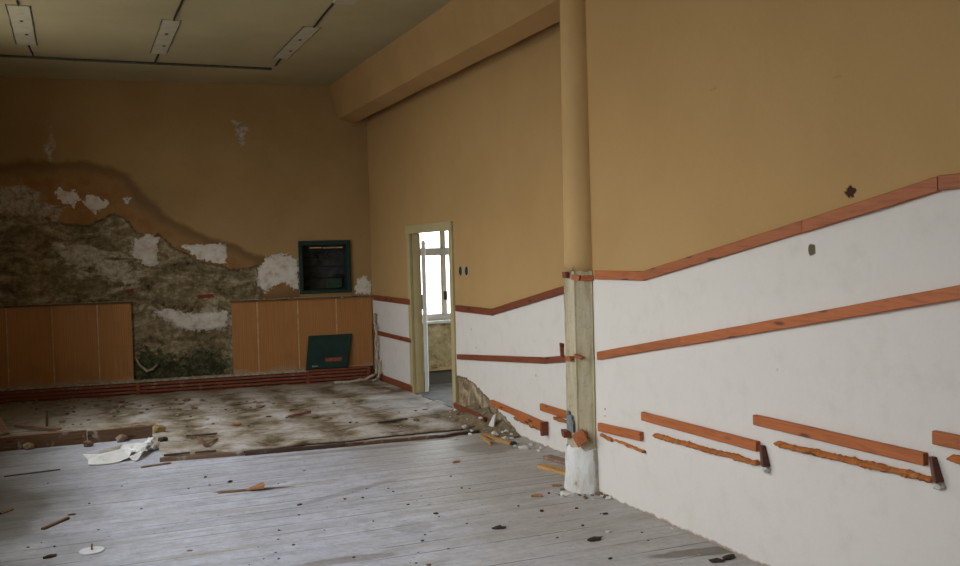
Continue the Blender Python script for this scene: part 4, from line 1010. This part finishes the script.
bmesh.ops.recalc_face_normals(bm, faces=bm.faces)
bmesh.ops.triangulate(bm, faces=bm.faces[:])
bmesh.ops.subdivide_edges(bm, edges=bm.edges[:], cuts=3, use_grid_fill=True)
for v_ in bm.verts:
    q_ = v_.co + org; v_.co += Vector((nz((q_.x * 14, q_.y * 14, 1)), nz((q_.x * 14, q_.y * 14, 5)), 1.5 * nz((q_.x * 11, q_.y * 16, 9)))) * .008
    v_.co.z = max(v_.co.z, .003)
kp = cpt(622, 168, .05) - org; kb_ = bmesh.ops.create_icosphere(bm, subdivisions=3, radius=1)['verts']
for v_ in kb_:
    f_ = 1 + .55 * nz(v_.co * 1.3 + Vector((3, 1, 2)), 1.6); v_.co = Vector((v_.co.x * .060 * f_, v_.co.y * .055 * f_, max(v_.co.z * .050 * f_, -.045))) + kp
me = bpy.data.meshes.new('crumpled_sheet'); bm.to_mesh(me); bm.free(); me.materials.append(M['sheet_paper'])
sh = bpy.data.objects.new('crumpled_sheet', me); COL.objects.link(sh); sh.location = org + Vector((0, 0, .001))
md = sh.modifiers.new('thick', 'SOLIDIFY'); md.thickness = .0025; md.offset = 1
tag(sh, 'crumpled white sheet lying on the boards in front of the shorter kerb board', 'sheet')
p = onZ(159, 445); chunk('dark_lump', (p.x + .03, p.y + .03, .03), .05, 'dark_chip', 'dark brown lump at the right end of the crumpled white sheet', 'lump', .7, None, 6)

# white disc with a peg
p = onZ(92, 551.5); root = empty('disc_stand', (p.x, p.y, 0)); tag(root, 'round white disc with an upright peg, lying on the boards at bottom left', 'disc')
def disc(mb, r, z0, z1, n=40, b=.003):
    pr = [(r - b, z0), (r, z0 + b), (r, z1 - b), (r - b, z1)]; rings = []
    for rr_, z in pr:
        q = len(mb.v); rings.append(q)
        for k in range(n): mb.v.append((rr_ * math.cos(2 * PI * k / n), rr_ * math.sin(2 * PI * k / n), z))
    for i in range(3):
        for k in range(n): mb.f.append((rings[i] + k, rings[i] + (k + 1) % n, rings[i + 1] + (k + 1) % n, rings[i + 1] + k)); mb.mi.append(0)
    mb.f.append(tuple(rings[0] + k for k in range(n))[::-1]); mb.f.append(tuple(rings[3] + k for k in range(n))); mb.mi += [0, 0]
mb = MB(); disc(mb, .069, 0, .010); mb.build('disc', 'disc_plastic', root)
mb = MB(); mb.tube([(0, 0, .009), (0, 0, .03), (.002, 0, .045)], [.006, .005, .004], 10); mb.build('peg', 'wood_chip', root, smooth=True)

# heap of earth and rubble against the broken plaster
hp = MB(); rnd = random.Random(5)
us = np.arange(7.70, 9.20, .022); ws = np.arange(0, .52, .022)
def heap(u, w):
    a = math.exp(-((u - 8.62) / .42) ** 2) * .14 * max(0, 1 - w / .36) ** 1.2 + math.exp(-((u - 8.0) / .30) ** 2) * .07 * max(0, 1 - w / .26)
    return a * (1 + .35 * nz((u * 6, w * 6, 0))) + .010 * nz((u * 22, w * 22, 3)) - .012 - (.03 if u < 8.31 else 0) - max(0, w - .40) * .3
for i, u in enumerate(us):
    for w in ws: hp.v.append((-w, u - 8.6, heap(u, w)))
nw = len(ws)
for i in range(len(us) - 1):
    for j in range(nw - 1): hp.f.append((i * nw + j, (i + 1) * nw + j, (i + 1) * nw + j + 1, i * nw + j + 1)); hp.mi.append(0)
o = hp.build('rubble_heap', 'rubble_earth', loc=(XF - .003, 8.6, .03), smooth=True); o['kind'] = 'stuff'; tag(o, 'heap of brown earth and rubble below the broken plaster beside the doorway', 'rubble')
mb = MB(); mb.box((0, -.012, -.03), (.62, .012, .03)); o = mb.build('buried_board', 'far_rail_wood', bevel=.003); o.location = (3.42, 8.90, .135); o.rotation_euler = (.25, .10, math.radians(-84)); tag(o, 'reddish board half buried in the rubble heap by the doorway', 'board')
mb = MB(); mb.hexa([(0, -.06, 0), (-.015, -.06, 0), (-.015, .05, 0), (0, .06, 0), (0, -.015, .125), (-.012, -.02, .12), (-.012, .02, .10), (0, .02, .12)]); o = mb.build('plaster_shard', 'plaster_chip', loc=(XF - .10, 8.12, .035), bevel=.004); o.rotation_euler = (0, .35, 0); tag(o, 'white plaster shard leaning upright at the near end of the rubble heap', 'plaster')
hpz = lambda x, y: max(heap(y, XF - .003 - x) + .03, .03) if 7.7 < y < 9.2 and x > 3.1 else 0
k = 0
def scatter(n, gen, rs, mats, name, label, cat, group, zf=lambda x, y: 0.0, flat=.5, seed=1):
    R = random.Random(seed); protos = {}
    for i in range(n):
        x, y = gen(R); r = R.uniform(*rs) * (1.8 if R.random() < .12 else 1); mt = R.choice(mats); kk = (mt, i % 4)
        if kk not in protos:
            o = chunk(name, (0, 0, 0), 1, mt, label, cat, flat, group, seed * 5 + i); protos[kk] = o
        else: o = protos[kk].copy(); COL.objects.link(o)
        o.scale = (r, r * R.uniform(.5, 1), r * R.uniform(.6, 1)); o.rotation_euler = (0, 0, R.uniform(0, 6.3)); o.location = (x, y, zf(x, y) + r * flat * .35)
zfar = lambda x, y: .035 if (y > 8.33 and not (x < .62 and y < 9.46)) else 0.0
def px_gen(x0, x1, y0, y1):
    def g(R): p = onZ(R.uniform(x0, x1), R.uniform(y0, y1)); return min(p.x, 3.5), p.y
    return g
scatter(18, lambda R: (R.uniform(3.02, 3.5), R.uniform(7.75, 9.1)), (.012, .030), ['plaster_chip', 'rubble_earth'], 'rubble_lump', 'small lump of plaster or earth on the rubble heap beside the doorway', 'rubble', 'lumps on the rubble heap', hpz, .7, 2)
scatter(16, lambda R: (R.uniform(3.35, 3.54), R.uniform(6.9, 7.9)), (.010, .026), ['plaster_chip'], 'plaster_chip', 'white plaster chip along the foot of the wall between rubble heap and pillar', 'plaster', 'plaster chips along the wall', hpz, .6, 3)
def ring(R):
    a = R.uniform(PI * .95, PI * 1.62); r = R.uniform(.20, .34); return min(PC.x + r * math.cos(a), XN - .015), PC.y + r * math.sin(a)
scatter(34, ring, (.006, .019), ['plaster_chip', 'plaster_chip', 'wood_chip', 'rubble_earth'], 'plaster_chip', 'crumb of plaster or wood round the foot of the pillar', 'plaster', 'crumbs round the foot of the pillar', lambda x, y: 0, .6, 4)
for k, (px, py, r, mt, lb) in enumerate(((538, 496.5, .034, 'orange_chip', 'orange wood chip on the floor left of the pillar foot'), (557, 486, .032, 'orange_chip', 'orange lump against the left of the pillar foot'),
        (456, 462.5, .030, 'orange_chip', 'orange chip on the grey boards in the middle of the floor'), (499, 528.5, .034, 'dark_chip', 'black lump alone on the boards in front of the pillar'),
        (594, 540.5, .040, 'dark_chip', 'long dark splinter in front of the right wall'), (50.5, 557, .034, 'dark_chip', 'dark brown lump left of the white disc'),
        (237, 428.5, .045, 'orange_chip', 'pinkish chip in the dust behind the dark batten'), (72, 515, .02, 'dark_chip', 'small dark crumb above the brown stick'), (300, 505, .018, 'dark_chip', 'larger black crumb right of the long dark stain'),
        (785, 0, 0, '', ''), (737, 557, .040, 'dark_chip', 'dark lump beside the dirty streak at the foot of the right wall'), (716, 562, .034, 'dark_chip', 'brown lump on the floor near the bottom edge by the right wall'),
        (450, 0, 0, '', ''), (468, 417, .045, 'plaster_chip', 'white lump at the far end of the rubble heap beside the doorway'), (190, 551, .014, 'orange_chip', 'tiny yellow chip on the boards right of the white disc'))):
    if r:
        p = onZ(px, py); z = hpz(p.x, p.y) or zfar(p.x, p.y); o = chunk('floor_chip', (min(p.x, 3.12), p.y, z + r * .16), r, mt, lb, 'chip', .38, None, k); o.scale = (1.25, .6, .9); o.rotation_euler = (0, 0, k * .37 % 1.0 - .4)
# crumbs on the grey boards and in the dust behind the step
scatter(55, px_gen(20, 560, 470, 566), (.004, .011), ['dark_chip', 'dark_chip', 'wood_chip'], 'floor_crumb', 'small dark crumb of dirt on the grey floorboards', 'crumb', 'crumbs on the grey boards', zfar, .5, 6)
scatter(18, px_gen(560, 700, 505, 566), (.006, .014), ['dark_chip', 'plaster_chip'], 'floor_crumb', 'small crumb on the brownish floor in front of the right wall', 'crumb', 'crumbs before the right wall', zfar, .5, 7)
scatter(16, px_gen(30, 520, 470, 560), (.004, .009), ['plaster_chip'], 'plaster_crumb', 'tiny white plaster crumb on the grey floorboards', 'plaster', 'plaster crumbs on the grey boards', zfar, .5, 8)
scatter(60, px_gen(60, 440, 404, 432), (.010, .026), ['dark_chip', 'wood_chip', 'rubble_earth', 'rubble_earth', 'ledge_dust'], 'dust_lump', 'small lump of debris in the dust of the raised floor', 'debris', 'debris on the raised floor', zfar, .5, 9)
scatter(60, px_gen(20, 300, 403, 413), (.012, .030), ['rubble_earth', 'ledge_dust', 'rubble_earth', 'wood_chip'], 'dust_lump', 'lump of fallen plaster along the foot of the slatted skirting boxes', 'debris', 'fallen plaster below the skirting boxes', zfar, .5, 10)

# ------------------------------------------------------------------ daylight
w = bpy.data.worlds.new('sky'); SC.world = w; w.use_nodes = True; t = w.node_tree; t.nodes.clear()
o = t.nodes.new('ShaderNodeOutputWorld'); b = t.nodes.new('ShaderNodeBackground'); b.inputs[0].default_value = (.95, .975, 1.0, 1); b.inputs[1].default_value = 1.0
t.links.new(b.outputs[0], o.inputs[0])
# overcast sky: three times brighter overhead than at the horizon, darker ground below
tc = t.nodes.new('ShaderNodeTexCoord'); sx = t.nodes.new('ShaderNodeSeparateXYZ'); t.links.new(tc.outputs['Generated'], sx.inputs[0])
rp = t.nodes.new('ShaderNodeValToRGB'); mr = t.nodes.new('ShaderNodeMapRange'); mr.inputs[1].default_value = -1; mr.inputs[2].default_value = 1
t.links.new(sx.outputs[2], mr.inputs[0]); t.links.new(mr.outputs[0], rp.inputs[0]); e = rp.color_ramp.elements
e[0].position = .47; e[0].color = (.30, .30, .29, 1); e[1].position = 1.0; e[1].color = (1.85, 1.93, 2.05, 1)
k = e.new(.505); k.color = (.72, .73, .735, 1)
t.links.new(rp.outputs[0], b.inputs[0])
def portal(name, loc, rot, sx, sy):
    d = bpy.data.lights.new(name, 'AREA'); d.shape = 'RECTANGLE'; d.size = sx; d.size_y = sy; d.cycles.is_portal = True
    q = bpy.data.objects.new(name, d); COL.objects.link(q); q.location = loc; q.rotation_euler = rot
for a, b_ in WIN_L: portal('window_portal', (XL - .49, (a + b_) / 2, (WZ0 + WZ1) / 2), (0, -PI / 2, 0), WZ1 - WZ0, b_ - a)
portal('window_portal', (6.49, 9.6, 1.5), (0, PI / 2, 0), 1.4, 2.0)  # portal of the added side-room window
portal('window_portal', ((WX0 + WX1) / 2, YS + .29, (SZ0 + SZ1) / 2), (-PI / 2, 0, 0), WX1 - WX0, SZ1 - SZ0)

vs_ = SC.view_settings; vs_.view_transform = 'Standard'; vs_.look = 'None'; vs_.gamma = 1; vs_.use_curve_mapping = False
vs_.exposure = 3.58
SC.display_settings.display_device = 'sRGB'
cy = SC.cycles if hasattr(SC, 'cycles') else None
if cy:
    cy.max_bounces = 12; cy.diffuse_bounces = 8; cy.use_denoising = True; cy.transparent_max_bounces = 8; cy.caustics_reflective = False; cy.caustics_refractive = False
